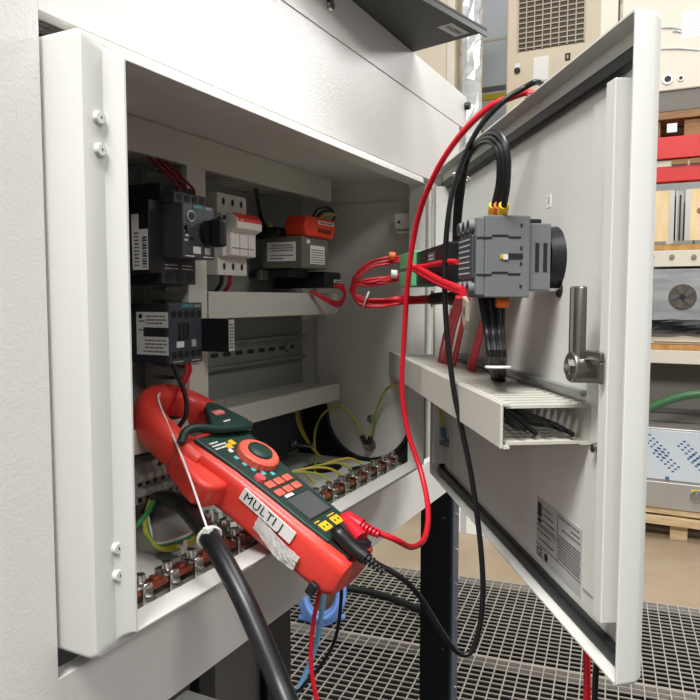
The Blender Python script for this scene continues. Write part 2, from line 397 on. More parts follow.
# ------------------------------------------------------------------ door of the enclosure (x = -s, y towards the inside)
DT = .0140; Z0, Z1 = -.015, .365; S0, S1 = -.004, .4995
dmb = MB()
def dring(s0, s1, z0, z1, r, y): return rrect(-s1, -s0, z0, z1, r, y)
rad = .006
R = [dring(S0+rad*.3, S1-rad*.3, Z0+rad*.3, Z1-rad*.3, .004, -DT-.0016), dring(S0+.0008, S1-.0008, Z0+.0008, Z1-.0008, .004, -DT+.0005), dring(S0, S1, Z0, Z1, .004, -DT+.003),
     dring(S0, S1, Z0, Z1, .0025, -.0004), dring(S0+.0004, S1-.0004, Z0+.0004, Z1-.0004, .002, 0), dring(S0+.0016, S1-.0016, Z0+.0016, Z1-.0016, .002, 0), dring(S0+.0018, S1-.0018, Z0+.0018, Z1-.0018, .002, -.0006),
     dring(S0+.0018, S1-.0018, Z0+.0018, Z1-.0018, .002, -DT+.0004)]
n_ = len(R[0]); vs = [p for r in R for p in r]; fs = []
for k in range(len(R)-1):
    for i in range(n_): fs.append((k*n_+i, k*n_+(i+1) % n_, (k+1)*n_+(i+1) % n_, (k+1)*n_+i))
fs += [tuple(range(n_)), tuple((len(R)-1)*n_+i for i in range(n_))]
dmb.add(vs, fs); door = dmb.build('door', 'light_grey_paint', enc, smooth=True)
door.location = H0; door.rotation_euler = (0, 0, A); door['label'] = 'light grey door swung out on its right hinges'
PF = -DT+.0004     # inner panel surface
# gasket frame
def frame_ring(s0, s1, z0, z1, w, y0, y1):
    mb = MB(); mb.box(-s1, -s0, y0, y1, z1-w, z1); mb.box(-s1, -s0, y0, y1, z0, z0+w); mb.box(-s1, -s1+w, y0, y1, z0+w, z1-w); mb.box(-s0-w, -s0, y0, y1, z0+w, z1-w); return mb
frame_ring(.012, .4962, -.0122, .3515, .0105, PF, PF+.0065).build('gasket', 'black_rubber', door, .002, smooth=True)
# perforated stiffener profiles: flange + rib
for (s0, s1, sr0, sr1, zz0, zz1) in ((.424, .466, .466, .4775, .0125, .335),):
    MB().box(-s1, -s0, PF, PF+.0014, zz0, zz1).box(-sr1, -sr0, PF, -.0005, zz0, zz1).build('stiffener', 'light_grey_paint', door, .0015)
    for k in range(11):
        zc = .322-k*.030
        MB().cyl((-.446, PF+.0015, zc), (-.446, PF+.0017, zc), .0026, n=12).build('hole', 'plate_grey' if k % 3 else 'ink_grey', door)
MB().box(-.058, -.022, PF, PF+.0014, .006, .343).box(-.036, -.026, PF, .004, .006, .343).build('stiffener', 'light_grey_paint', door, .0015)
for zc in (.30, .262, .19, .10):
    MB().box(-.0485, -.043, PF+.0014, PF+.0018, zc-.012, zc+.012).build('slot', 'plate_grey', door)
# hinge fixing bolt with earth wire at the hinge side bottom
MB().cyl((-.044, PF, .034), (-.044, PF+.006, .034), .006, n=6).cyl((-.044, PF+.006, .034), (-.044, PF+.012, .034), .003, n=10).build('earth_bolt', 'dull_steel', door)
# crossing rail above the duct
bx('cross_rail', 'plate_grey', door, -.424, -.058, PF, PF+.006, .1435, .1475, .001)
# rating plate sticker
lb = bx('rating_label', 'label_grey', door, -.421, -.337, PF, PF+.0003, .0035, .0510)
O = Vector((-.337, PF+.0005, .0035)); RT = Vector((-1, 0, 0)); UP = Vector((0, 0, 1))
rows = [(.012, .030, .041), (.012, .034, .036), (.012, .036, .031), (.002, .038, .0265), (.002, .030, .021), (.006, .036, .015), (.044, .066, .044), (.068, .080, .044), (.050, .082, .036), (.066, .08, .040)]
rows += [(.044, .082, .030-.0022*k) for k in range(9)]
o = lines(O, RT, UP, rows, .0010).build('fine_print', 'ink_grey', door)
mb = MB()
for (x0, x1, y, h) in ((.0, .084, .0100, .0004), (.042, .0424, .0102, .037), (.0, .042, .0250, .0004), (.002, .010, .033, .011), (.002, .010, .0285, .003)):
    P = [O+RT*x0+UP*y, O+RT*x1+UP*y, O+RT*x1+UP*(y+h), O+RT*x0+UP*(y+h)]; mb.quadbox(P, (0, .0001, 0))
mb.build('print_blocks', 'ink', door)
text('CE', O+RT*.002+UP*.0045+Vector((0, .0001, 0)), RT, UP, .0090, 'ink', door, bold=.02)
mb = MB(); mb.cyl(O+RT*.021+UP*.0048, O+RT*.021+UP*.0048+Vector((0, .0002, 0)), .0032, n=16); mb.build('approval_mark', 'ink', door)
# position sticker
bx('sticker', 'label_white', door, -.352, -.343, PF, PF+.0003, .278, .288)
text('3', Vector((-.3475, PF+.0004, .283)), RT, UP, .0075, 'ink', door, align='CENTER')
# rotary handle boss
MB().cyl((-.360, PF, .2385), (-.360, -.0035, .2385), .0240, .0225, 36).build('handle_boss', 'black_plastic', door, smooth=True)
mb = MB()
for k in range(4):
    a = PI/4+k*PI/2; mb.cyl((-.360+.018*math.cos(a), -.0035, .2385+.018*math.sin(a)), (-.360+.018*math.cos(a), -.0015, .2385+.018*math.sin(a)), .004, n=10)
mb.build('boss_screws', 'device_dark', door, smooth=True)
# stud beside latch
MB().cyl((-.372, PF, .2155), (-.372, PF+.001, .2155), .006, n=12).build('washer', 'black_plastic', door, smooth=True)
MB().cyl((-.372, PF+.001, .2155), (-.372, PF+.019, .2155), .0016, n=10).build('stud', 'chrome', door, smooth=True)
# latch lever
lat = MB(); LX = -.446
prof = [(.0055*math.cos(a), .0055*math.sin(a)) for a in [PI*k/8 for k in range(9)]]
# rounded bar with groove
bar = [(LX-.0080, .002), (LX-.0080, .0065), (LX-.0045, .0085), (LX-.0022, .0066), (LX+.0022, .0066), (LX+.0045, .0085), (LX+.0080, .0065), (LX+.0080, .002)]
lat.prism(bar, lambda a, b, d: (a, b, d), .169, .2165)
lat.build('latch_lever', 'dull_steel', door, .0012, smooth=True)
MB().cyl((LX, PF, .1655), (LX, .0092, .1655), .0105, .0098, 24).build('latch_hub', 'dull_steel', door, .001, smooth=True)
MB().cyl((LX, .0092, .1655), (LX, .0114, .1655), .0052, n=6).build('latch_nut', 'chrome', door)
MB().box(LX-.030, LX-.006, .0006, .0035, .171, .177).box(LX-.030, LX-.026, .0006, .0035, .158, .171).build('latch_cam', 'dull_steel', door, .001)
MB().cyl((-.4445, PF, .113), (-.4445, PF+.006, .113), .0042, .003, 12).build('screw', 'chrome', door, smooth=True)

# ================================================================== WIRING DUCTS
def make_duct(name, label, L, h, d, origin, rot, group, m='duct_grey', pitch=.0122, endcap=False):
    t = thing(name, label, 'wiring duct', matrix=Matrix.Translation(Vector(origin)) @ rot.to_4x4(), group=group)
    MB().box(0, L, -.0022, 0, .0004, h-.0004).box(0, L, -.008, -.0022, h-.0026, h-.0006).box(0, L, -.008, -.0022, .0006, .0026).build('base', m, t)
    bx('cover', m, t, 0, L, -d, -d+.0022, -.0012, h+.0012, .0008)
    MB().box(0, L, -d+.0022, -d+.0064, h-.0006, h+.0012).box(0, L, -d+.0022, -d+.0064, -.0012, .0006).build('cover_lip', m, t)
    fm = MB().box(0, pitch*.66, -d+.0050, -.0015, -.0010, .0010)
    f0 = None; n = int(L/pitch)
    for zz in (h-.0016, .0016):
        for k in range(n):
            if f0 is None:
                f0 = fm.build('finger', m, t); o = f0
            else:
                o = f0.copy(); COL.objects.link(o)
            o.location = (k*pitch+.002, 0, zz)
    # dark seam between lip and fingers comes from the gap itself
    return t
RI = Matrix.Identity(3)
make_duct('wiring_duct', 'dark shaded grey wiring duct along the enclosure roof', .475, .027, .058, (.006, PLY, .3335), RI, 'wiring ducts')
make_duct('wiring_duct', 'grey wiring duct directly below the fuse switch and transformer', .270, .0245, .058, (.2285, PLY, .1900), RI, 'wiring ducts')
make_duct('wiring_duct', 'grey wiring duct below the empty mounting rail, behind the clamp meter', .495, .0195, .058, (.008, PLY, .0755), RI, 'wiring ducts')
RV = Matrix.Rotation(-PI/2, 3, 'Y')    # x -> z
make_duct('wiring_duct', 'upright grey wiring duct between the contactors and the fuse switch', .2365, .0255, .057, (.2262, PLY, .0962), RV, 'wiring ducts')
q = Matrix.Rotation(A+PI, 3, 'Z')
dd_ = make_duct('wiring_duct', 'open-ended grey wiring duct on the inside of the door', .465, .0275, .0625, dw(-.033, PF+.0002, .1120), q, 'wiring ducts')
# wires lying inside the open end of the door duct
for k in range(7):
    yy = -.014-.006*k; zz = .006+.0025*(k % 4)
    wire('duct_wire', 'black wire end inside the open door duct', 'wire', [dw(.428-.004*(k % 3), PF+.012+.006*k, .119+.0022*(k % 4)), dw(.39, PF+.014+.005*k, .121), dw(.32, PF+.02+.003*k, .120+.002*(k % 3)), dw(.25, PF+.03, .121)], .0018, 'black_wire', 'wires inside the door duct')

# ------------------------------------------------------------------ mounting rail on the plate
rail = thing('mounting_rail', 'bare slotted zinc mounting rail between the two short ducts', 'rail', (.226, PLY, .1290))
RL = .2695
MB().box(0, RL, -.0100, -.0090, .0, .0035).box(0, RL, -.0100, -.0090, .0285, .032).box(0, RL, -.0095, -.0010, .0030, .0040).box(0, RL, -.0095, -.0010, .028, .029).box(0, RL, -.0012, 0, .004, .028).build('profile', 'rail_zinc', rail, .0004)
for k in range(11):
    x = .012+k*.0235
    mb = MB(); mb.prism([(x+s_*.0045+.0026*math.cos(a), .016+.0026*math.sin(a)) for s_, a0 in ((1, -PI/2), (-1, PI/2)) for a in [a0+PI*j/6 for j in range(7)]], lambda a, b, d: (a, d, b), -.0016, -.0013)
    mb.build('slot', 'ink', rail)
MB().cyl((.012+9.5*.0235, -.0012, .016), (.012+9.5*.0235, -.0045, .016), .0058, .0045, 16).build('screw', 'rail_zinc', rail, smooth=True)

# ================================================================== DEVICES ON THE PLATE
X3, Z3, Y3 = Vector((1, 0, 0)), Vector((0, 0, 1)), Vector((0, 1, 0))
# short rails hidden behind the left devices
for nm, z, lbl in (('mounting_rail', .252, 'short mounting rail behind the motor protection switch'), ('mounting_rail', .166, 'short mounting rail behind the contactor')):
    t = thing(nm, lbl, 'rail', (.01, PLY, z)); MB().box(0, .185, -.009, -.008, 0, .004).box(0, .185, -.009, -.008, .028, .032).box(0, .185, -.0085, 0, .004, .028).build('profile', 'rail_zinc', t)

# motor protection switch
MX0, MX1, MF = .149, .1945, .085
ms = thing('motor_protection_switch', 'dark grey motor protection switch with a black rotary knob', 'switch', (MX0, PLY-.009, .2215))
def L_(x, y, z): return Vector((x-MX0, y-(PLY-.009), z-.2215))
def mbox(mb, x0, x1, y0, y1, z0, z1):
    a = L_(x0, y0, z0); b = L_(x1, y1, z1); return mb.box(a.x, b.x, a.y, b.y, a.z, b.z)
mb = MB(); mbox(mb, MX0, MX1, .108, PLY-.009, .2215, .3085); mb.build('body', 'device_dark', ms, .001)
mb = MB(); mbox(mb, MX0+.001, MX1-.001, MF, .108, .2435, .2905); mb.build('front_housing', 'device_grey', ms, .0012)
mb = MB(); mbox(mb, MX0+.001, MX1-.001, .094, .108, .2905, .3005); mb.build('terminal_cover', 'device_grey', ms, .001)
for k in range(4):
    a = L_(MX0+.0075+k*.0102, .0938, .2955); MB().cyl(a, a+Vector((0, -.0003, 0)), .0033, n=16).build('terminal_hole', 'ink', ms)
for k in range(3):
    a = L_(MX0+.009+k*.0138, .1077, .3045); MB().cyl(a, a+Vector((0, -.0003, 0)), .0032, n=14).build('terminal_hole', 'ink', ms)
    a = L_(MX0+.009+k*.0138, .1077, .2275); MB().cyl(a, a+Vector((0, -.0003, 0)), .0042, n=16).build('terminal_hole', 'ink', ms)
lines(L_(MX0+.004, .1078, .2345), X3, Z3, [(0, .018, 0), (.022, .038, 0), (0, .016, .003), (.022, .036, .003)], .0012).build('fine_print', 'label_grey', ms)
lines(L_(MX0+.004, MF-.0001, .2448), X3, Z3, [(0, .012, 0), (.024, .038, 0)], .0010).build('fine_print', 'label_white', ms)
lines(L_(MX0+.003, MF-.0001, .258), X3, Z3, [(0, .004, 0), (0.001, .006, .004), (.0, .006, .008)], .0015).build('fine_print', 'label_white', ms)
a = L_(MX0+.011, MF, .2795); MB().cyl(a, a+Vector((0, -.0012, 0)), .0050, n=20).build('dial_ring', 'label_grey', ms, smooth=True)
MB().cyl(a+Vector((0, -.0012, 0)), a+Vector((0, -.002, 0)), .0036, n=18).build('dial', 'ink', ms, smooth=True)
a = L_(MX0+.009, MF, .2685); MB().cyl(a+Vector((-.003, 0, 0)), a+Vector((-.003, -.003, 0)), .0032, n=14).build('test_button', 'black_plastic', ms, smooth=True)
mb = MB(); mbox(mb, MX0+.010, MX0+.015, MF-.0004, MF, .2588, .2618); mb.build('window', 'ink', ms)
mb = MB(); mbox(mb, MX0+.014, MX0+.024, MF-.0005, MF, .2478, .2538); mb.build('sticker', 'label_white', ms)
mb = MB(); mbox(mb, MX0+.030, MX0+.037, MF-.0005, MF, .2475, .2535); mb.build('code_sticker', 'label_grey', ms)
mb = MB(); mbox(mb, MX0+.014, MX0+.028, MF-.0004, MF, .2862, .2898); mb.build('brand_strip', 'device_grey', ms)
text('SIEMENS', L_(MX0+.0145, MF-.0006, .2880), X3, Z3, .0036, 'teal_ink', ms, bold=.02); text('SIRIUS', L_(MX0+.031, MF-.0006, .2880), X3, Z3, .0030, 'label_white', ms)
a = L_(MX0+.034, MF, .2665); MB().cyl(a, a+Vector((0, -.005, 0)), .0115, n=28).build('knob_base', 'black_plastic', ms, smooth=True)
MB().box(a.x-.0045, a.x+.0045, a.y-.019, a.y-.005, a.z-.0125, a.z+.0125).build('knob', 'black_plastic', ms, .003, seg=3)
for (y_, z_) in ((.1175, .302), (.1175, .287), (.121, .265), (.119, .2545), (.1155, .247), (.1165, .2265)):
    mb = MB(); mbox(mb, MX0-.0004, MX0, y_-.004, y_+.003, z_-.0016, z_+.0016); mb.build('vent_slot', 'ink', ms)
# red ferrules and wires on top
for k in range(3):
    x = MX0+.016+k*.010
    wire('control_wire', 'short red control wire plugged into the top of the motor switch', 'wire', [(x, .101, .3005), (x, .102, .307), (x-.004, .112, .318), (x-.010, .13, .336)], .0013, 'dark_red_wire', 'red wires above the motor switch')  # darker red paints in the shadow these wires sit in
# side auxiliary block with paper label, left of the motor switch
ax_ = thing('auxiliary_block', 'black auxiliary contact block with a white side label beside the motor switch', 'contact block', (.131, PLY-.009, .230))
MB().box(0, .0175, -.064, 0, 0, .062).build('body', 'black_plastic', ax_, .001)
MB().prism([(-.0625, .003), (-.0455, .003), (-.0445, .050), (-.0525, .050), (-.0525, .037), (-.0625, .037)][::-1], lambda a, b, d: (d, a, b), -.0003, 0).build('side_label', 'label_white', ax_)
lines(Vector((-.0004, -.046, .006)), -Y3, Z3, [(0.0015, .007, .003*k) for k in range(10)], .0014, seed=4).build('fine_print', 'ink_grey', ax_)
mb = MB()
for k in range(12): mb.box(-.0005, -.0003, -.0615, -.0565, .005+k*.0022, .005+k*.0022+(.0013 if k % 3 else .0007))
mb.build('bar_code', 'ink', ax_)
# added black block standing in for shadow and dark devices behind the edge
cb = thing('shade_block', 'black block added for the shadow and dark devices left on the mounting plate', 'cover', (.02, PLY-.001, .10))
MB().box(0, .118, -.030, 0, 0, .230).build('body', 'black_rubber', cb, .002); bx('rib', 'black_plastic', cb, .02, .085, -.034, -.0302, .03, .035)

# contactor
CX0, CX1, CF, CZ0, CZ1 = .1655, .2115, .115, .1490, .2050
ct = thing('contactor', 'dark grey contactor with a white printed side label under the motor switch', 'contactor', (CX0, PLY-.009, CZ0))
def C_(x, y, z): return Vector((x-CX0, y-(PLY-.009), z-CZ0))
MB().box(0, CX1-CX0, .004-(PLY-.009-CF), 0, 0.001, CZ1-CZ0-.001).build('body', 'device_dark', ct, .001)
fr = MB().box(0, CX1-CX0, CF-(PLY-.009), CF+.004-(PLY-.009), 0, CZ1-CZ0).build('front_plate', 'device_grey', ct, .001)
fy = CF-(PLY-.009)
for k in range(5):
    for z in (.0455, .0085):
        MB().cyl((.0055+k*.0088, fy, z), (.0055+k*.0088, fy-.0004, z), .0034, n=16).build('terminal_hole', 'ink', ct)
for k in range(3): MB().box(.0115+k*.0055, .0150+k*.0055, fy-.0005, fy, .0215, .0375).build('vent_slot', 'ink', ct)
bx('sticker', 'label_white', ct, .009, .019, fy-.0004, fy, .0150, .0205); bx('code_sticker', 'label_grey', ct, .030, .036, fy-.0004, fy, .0150, .0215)
text('K10', Vector((.0140, fy-.0006, .0177)), X3, Z3, .004, 'ink', ct, align='CENTER') if False else None
text('SIEMENS', Vector((.0165, fy-.0004, .0528)), X3, Z3, .0042, 'teal_ink', ct, bold=.02); text('SIRIUS', Vector((.034, fy-.0004, .0528)), X3, Z3, .0034, 'label_white', ct)
lines((.004, fy-.0002, .0016), X3, Z3, [(0, .014, 0), (.026, .038, 0)], .0011).build('fine_print', 'label_grey', ct)
# side label (notched)
yb = PLY-.009
MB().prism([(.1155+.001-yb, .0085), (.1540-yb, .0085), (.1540-yb, .0475), (.1165-yb, .0475), (.1165-yb, .0335), (.1460-yb, .0335), (.1460-yb, .0250), (.1165-yb, .0250)], lambda a, b, d: (d, a, b), -.0003, 0).build('side_label', 'label_white', ct)
lines((-.0004, .152-yb, .0085), -Y3, Z3, [(.010, .032, .0345), (.010, .034, .0312), (.010, .030, .0282), (.001, .008, .030), (.001, .008, .022), (.008, .033, .0125), (.008, .034, .0092), (.008, .030, .006), (.006, .033, .0025)], .0013, seed=9).build('fine_print', 'ink_grey', ct)
MB().cyl((-.0003, .149-yb, .0435), (-.0005, .149-yb, .0435), .0022, n=14).build('approval_mark', 'ink', ct)
# surge suppressor block sticking out
sb = thing('suppressor_block', 'black block with a pale end plugged onto the contactor front', 'contact block', (.2095, CF-.0005, .1585))
MB().box(0, .0095, -.031, 0, 0, .0315).build('body', 'black_plastic', sb, .0006)
bx('end_label', 'label_grey', sb, 0.0008, .0088, -.0316, -.0311, .001, .0305); lines((.0014, -.0318, .004), X3, Z3, [(0, .006, .003*k) for k in range(8)], .0015, seed=3).build('fine_print', 'post_blue', sb)
# terminal ends and wires below contactor
for k in range(2):
    x = .190+k*.006
    wire('control_wire', 'red control wire leaving the underside of the contactor', 'wire', [(x, .118, .150), (x-.001, .117, .139), (x-.010, .123, .118), (x-.013, .130, .10)], .0013, 'red_wire', 'red wires below the contactor')
wire('loop_wire', 'black wire from the contactor passing through the meter jaw', 'wire', [(.170, .116, .150), (.171, .112, .140), (.172, .104, .122), (.168, .100, .105), (.160, .105, .09), (.152, .118, .060)], .0022, 'black_wire')

# fuse switch disconnector
FX0 = .2433; FXW = .0495
fs_ = thing('fuse_switch', 'light grey three-pole fuse switch with a red striped handle', 'fuse switch', (FX0, PLY-.009, .2322)); yb = PLY-.009
MB().box(0, FXW, .120-yb, 0, 0, .0815).box(0, FXW, .114-yb, .121-yb, .0185, .0610).build('body', 'fuse_grey', fs_, .0008)
# slanted handle
pr = [(.115-yb, .0185), (.108-yb, .0195), (.108-yb, .0420), (.100-yb, .0460), (.100-yb, .0555), (.107-yb, .0610), (.115-yb, .0610)]
MB().prism(pr, lambda a, b, d: (d, a, b), .0055, FXW-.0005).build('handle', 'fuse_handle', fs_, .0012)
MB().prism([(.1073-yb, .0613), (.1000-yb, .0557), (.0997-yb, .0561), (.1070-yb, .0617)], lambda a, b, d: (d, a, b), .007, FXW-.002).build('handle_stripe', 'red_ink', fs_)
bx('red_band', 'red_ink', fs_, .007, FXW-.002, .0998-yb, .1003-yb, .0528, .0556)
text('ABB', Vector((.010, .0996-yb, .0542)), X3, Z3, .0028, 'label_white', fs_)
for k in range(1, 3): bx('pole_seam', 'ink_grey', fs_, .0055+k*.0145, .0058+k*.0145, .1077-yb, .1081-yb, .021, .0415)
lines((.007, .1078-yb, .0265), X3, Z3, [(0, .038, 0)], .0010).build('fine_print', 'ink_grey', fs_)
for k in range(3):
    for z in (.0735, .0090):
        mb = MB(); cx = .0100+k*.0150
        mb.prism([(cx+.0021*math.cos(2*PI*j/14), z+.0036*math.sin(2*PI*j/14)) for j in range(14)], lambda a, b, d: (a, d, b), .1196-yb, .1201-yb); mb.build('terminal_hole', 'ink', fs_)
MB().cyl((.001, .1175-yb, .053), (-.0003, .1175-yb, .053), .004, n=14).build('pivot', 'ink', fs_, smooth=True)
bx('spring_hook', 'ink', fs_, .0008, .0042, .1125-yb, .114-yb, .0475, .0585)
for k in range(2):
    wire('feed_wire', 'dark wire below the fuse switch entering the duct', 'wire', [(.252+k*.014, .122, .2325), (.252+k*.014, .123, .224), (.252+k*.015, .130, .2155)], .0022, 'black_wire' if k == 0 else 'dark_red_wire', 'wires below the fuse switch')
    wire('feed_wire', 'black wire dropping from the roof duct behind the fuse switch', 'wire', [(.250+k*.105, .150, .338), (.252+k*.106, .150, .322), (.262+k*.112, .155, .300), (.282+k*.115, .160, .29)], .0024, 'black_wire', 'wires below the roof duct')

# transformer
tr = thing('control_transformer', 'olive grey control transformer with two white paper labels', 'transformer', (.3715, .099, .2440))
MB().box(0, .0625, 0, .0540, 0, .0365).build('core', 'olive_grey', tr, .0015)
bx('big_label', 'label_white', tr, -.0004, 0, .0085, .0475, .0080, .0300, .0002); lines((-.0006, .0450, .0095), -Y3, Z3, [(.004, .032, .016), (.001, .034, .0130), (.003, .033, .010), (.002, .034, .0045), (.002, .020, .001)], .0013, seed=5).build('fine_print', 'ink_grey', tr)
bx('rating_label', 'label_white', tr, .018, .0520, -.0004, 0, .0055, .0270, .0002); lines((.019, -.0006, .0070), X3, Z3, [(.001, .030, .0028*k) for k in range(6)], .0012, seed=6).build('fine_print', 'ink_grey', tr)
bx('sticker', 'label_white', tr, .010, .017, -.0004, 0, .0285, .0330)
MB().prism([(.004, .0365), (.0665, .0365), (.0735, .0480), (.0735, .0545), (.0690, .0600), (.0060, .0600), (-.002, .0480)], lambda a, b, d: (a, d, b), -.004, .024).build('terminal_cover', 'orange_plastic', tr, .002, smooth=True)
for k in range(6): bx('terminal_slot', 'ink', tr, .030+k*.0055, .0335+k*.0055, -.0044, -.0038, .0420, .0470)
bx('number_strip', 'label_white', tr, .030, .068, -.0046, -.004, .0520, .0560); lines((.032, -.0048, .0530), X3, Z3, [(0, .034, 0)], .0018).build('fine_print', 'ink_grey', tr)
bx('mounting_foot', 'black_plastic', tr, .004, .050, .020, .075, -.010, 0, .001); bx('mounting_foot', 'dull_steel', tr, -.012, .003, .048, .0540, -.013, -.002, .001)
bx('coil', 'black_plastic', tr, -.010, .025, .026, .0785, .0365, .0470, .003)
MB().cyl((.004, .046, .0365), (.004, .046, .0530), .003, n=10).build('tag_post', 'yellow_wire', tr, smooth=True)
rb = thing('relay_base', 'black relay base with a white number strip under the transformer', 'relay', (.4300, .100, .2200))
MB().box(0, .0400, 0, .050, 0.002, .0220).build('body', 'black_plastic', rb, .003); bx('number_strip', 'label_white', rb, .020, .040, -.0005, 0, .0085, .0125)
MB().box(.005, .035, .050, .078, .002, .020).build('rail_foot', 'black_plastic', rb)
lines((.0215, -.0007, .0095), X3, Z3, [(0, .017, 0)], .0018).build('fine_print', 'ink', rb)
for k in range(3):
    a = Vector((.462, .094, .222))
    wire('loop_wire', 'thin red wire looping below the relay base', 'wire', [(.452-.002*k, .0995, .225), (.463, .0955, .226-.003*k), (.469, .0945, .215-.002*k), (.458, .097, .205-.003*k), (.442, .103, .208-.002*k), (.428-.004*k, .116, .2175)], .0014, 'red_wire', 'red wires below the relay base')
for k, mm in enumerate(('black_wire', 'black_wire', 'yellow_wire')):
    wire('transformer_wire', 'thin wire arching from the orange transformer terminals', 'wire', [(.405+.008*k, .105, .3035), (.412+.010*k, .100, .3150-.002*k), (.436+.006*k, .098, .318-.003*k), (.452+.002*k, .10, .310), (.450, .104, .3035)], .0016, mm, 'wires over the transformer')

# terminal strip on plate low left
TS = thing('terminal_rail', 'zinc rail carrying the grey terminal blocks near the enclosure floor', 'rail', (.145, .168, .020)); bx('profile', 'rail_zinc', TS, 0, .130, 0, .010, .006, .030)
for k in range(12):
    x = .148+k*.0102
    t = thing('terminal_block', 'pale grey terminal block in the row under the lowest duct', 'terminal', (x, .168, .0215), group='terminal blocks low in the enclosure')
    MB().prism([(0, 0), (-.026, 0), (-.026, .006), (-.030, .008), (-.030, .013), (-.026, .015), (-.026, .020), (-.030, .022), (-.030, .028), (-.024, .036), (0, .036)], lambda a, b, d: (d, a, b), .0, .0092).build('housing', 'label_grey' if k != 7 else 'meter_pink', t, .0003)
    bx('marker', 'label_white', t, .0015, .0078, -.0306, -.030, .0225, .0275); bx('screw_hole', 'ink', t, .002, .007, -.0263, -.026, .0158, .0192); bx('screw_hole', 'ink', t, .002, .007, -.0263, -.026, .0012, .0052)

# ------------------------------------------------------------------ earth bar with copper bridges and clamps
BY, BZ = .040, GZ
eb = thing('earth_bar', 'copper earth bar with chrome screw clamps along the enclosure sill', 'busbar', (0, BY, BZ))
bx('carrier', 'dull_steel', eb, .018, .50, -.006, .010, 0, .004)
NB = 17
for k in range(NB):
    x = .030+k*.0282
    bx('copper_bridge', 'copper', eb, x-.0088, x+.0088, -.0065, .0065, .0085, .0125, .0008)
    MB().cyl((x, 0, .0125), (x, 0, .0150), .0038, n=6).build('bridge_screw', 'copper', eb)
    xc = x+.0141
    MB().box(xc-.0048, xc+.0048, -.0085, -.0060, .0, .016).box(xc-.0048, xc+.0048, .0060, .0085, 0, .016).box(xc-.0048, xc+.0048, -.0085, .0085, .014, .0165).build('clamp', 'chrome', eb, .0012, smooth=True)
    MB().cyl((xc, 0, .0165), (xc, 0, .0215), .0042, .0038, 12).build('clamp_screw', 'chrome', eb, smooth=True)
    MB().cyl((xc, -.0085, .006), (xc, -.0125, .006), .0030, n=10).build('clamp_screw', 'chrome', eb, smooth=True)
# pale shield connectors scattered behind the bar
rnd = random.Random(3)
for k in range(16):
    x = .175+(k % 8)*.021+rnd.uniform(-.003, .003); y = .068+(k//8)*.030+rnd.uniform(-.004, .004)
    t = thing('cable_clip', 'small pale metal cable clip on the enclosure floor behind the earth bar', 'clip', (x, y, GZ+.0006), rnd.uniform(-.7, .7), 'cable clips on the enclosure floor')
    MB().box(-.007, .007, -.003, .003, 0, .002).box(-.007, -.005, -.003, .003, .002, .011).box(.005, .007, -.003, .003, .002, .011).build('frame', 'chrome', t, .0006); MB().box(-.008, .008, -.0022, .0022, .011, .014).build('strap', 'label_white', t, .0006)
    MB().cyl((0, 0, .014), (0, 0, .0175), .0024, n=8).build('screw', 'chrome', t)

# ================================================================== CLAMP METER  (local axes u, v, w)
MU, MV, MN = Vector((.0017, .8629, .5053)).normalized(), Vector((-1, .0021, -.0003)), None
MN = MU.cross(MV).normalized(); MV = MN.cross(MU)
K = .93; MO = CAM+(Vector((.2037, -.0697, -.0102))-CAM)*K
mm = Matrix(((MU.x*K, MV.x*K, MN.x*K, MO.x), (MU.y*K, MV.y*K, MN.y*K, MO.y), (MU.z*K, MV.z*K, MN.z*K, MO.z), (0, 0, 0, 1)))
cm = thing('clamp_meter', 'red and dark green clamp meter with its jaw hooked inside the enclosure', 'clamp meter', matrix=mm)
def sec(u, hv, wb, wt, r, n=4, v0=0, du=0):
    out = []
    for cv, cw, a0 in ((hv-r, wt-r, 0), (-hv+r, wt-r, PI/2), (-hv+r, wb+r, PI), (hv-r, wb+r, 1.5*PI)):
        for k in range(n+1):
            a = a0+PI/2*k/n; out.append((u, v0+cv+r*math.cos(a), cw+r*math.sin(a)))
    return out
body = MB(); body.rings([sec(.007, .022, -.036, -.012, .010), sec(.0095, .0285, -.041, -.006, .011), sec(.017, .032, -.043, -.003, .010), sec(.05, .0335, -.043, -.002, .009),
    sec(.10, .0345, -.043, -.002, .009), sec(.14, .037, -.043, -.002, .009), sec(.170, .041, -.043, -.003, .009), sec(.186, .043, -.042, -.004, .010), sec(.195, .040, -.040, -.007, .010)])
body.build('case', 'meter_red', cm, smooth=True)
# face plate
MB().prism([(.034, -.0245), (.06, -.0265), (.10, -.0275), (.14, -.030), (.186, -.036), (.186, .036), (.14, .030), (.10, .0275), (.06, .0265), (.034, .0245)], lambda a, b, d: (a, b, d), -.004, 0.0002).build('face_plate', 'meter_green', cm, .0015)
# jaw halves as lofted hooks
def hook(path, wv, ww, cap):
    P = smooth_path([(u, v, w) for u, v, w in path], 6); R = []; m_ = len(P)
    for i, p in enumerate(P):
        t = (P[min(i+1, m_-1)]-P[max(i-1, 0)]).normalized(); side = Vector((0, 0, 1)).cross(t).normalized(); up = Vector((0, 0, 1))
        f = i/(m_-1); a = wv[0]*(1-f)+wv[1]*f; b = ww[0]*(1-f)+ww[1]*f
        R.append([p+side*(a*math.copysign(abs(math.cos(q))**.7, math.cos(q)))+up*(b*math.copysign(abs(math.sin(q))**.7, math.sin(q))) for q in [2*PI*j/16 for j in range(16)]])
    return MB().rings(R)
hook([(.172, .030, -.022), (.195, .034, -.022), (.220, .035, -.021), (.245, .029, -.020), (.262, .014, -.019), (.268, -.004, -.019)], (.0160, .0110), (.0170, .0150), 0).build('moving_jaw', 'meter_red', cm, smooth=True)
hook([(.172, -.026, -.022), (.195, -.038, -.022), (.220, -.043, -.021), (.245, -.038, -.020), (.262, -.022, -.019), (.268, -.0045, -.019)], (.0135, .0110), (.0170, .0150), 0).build('fixed_jaw', 'meter_red', cm, smooth=True)
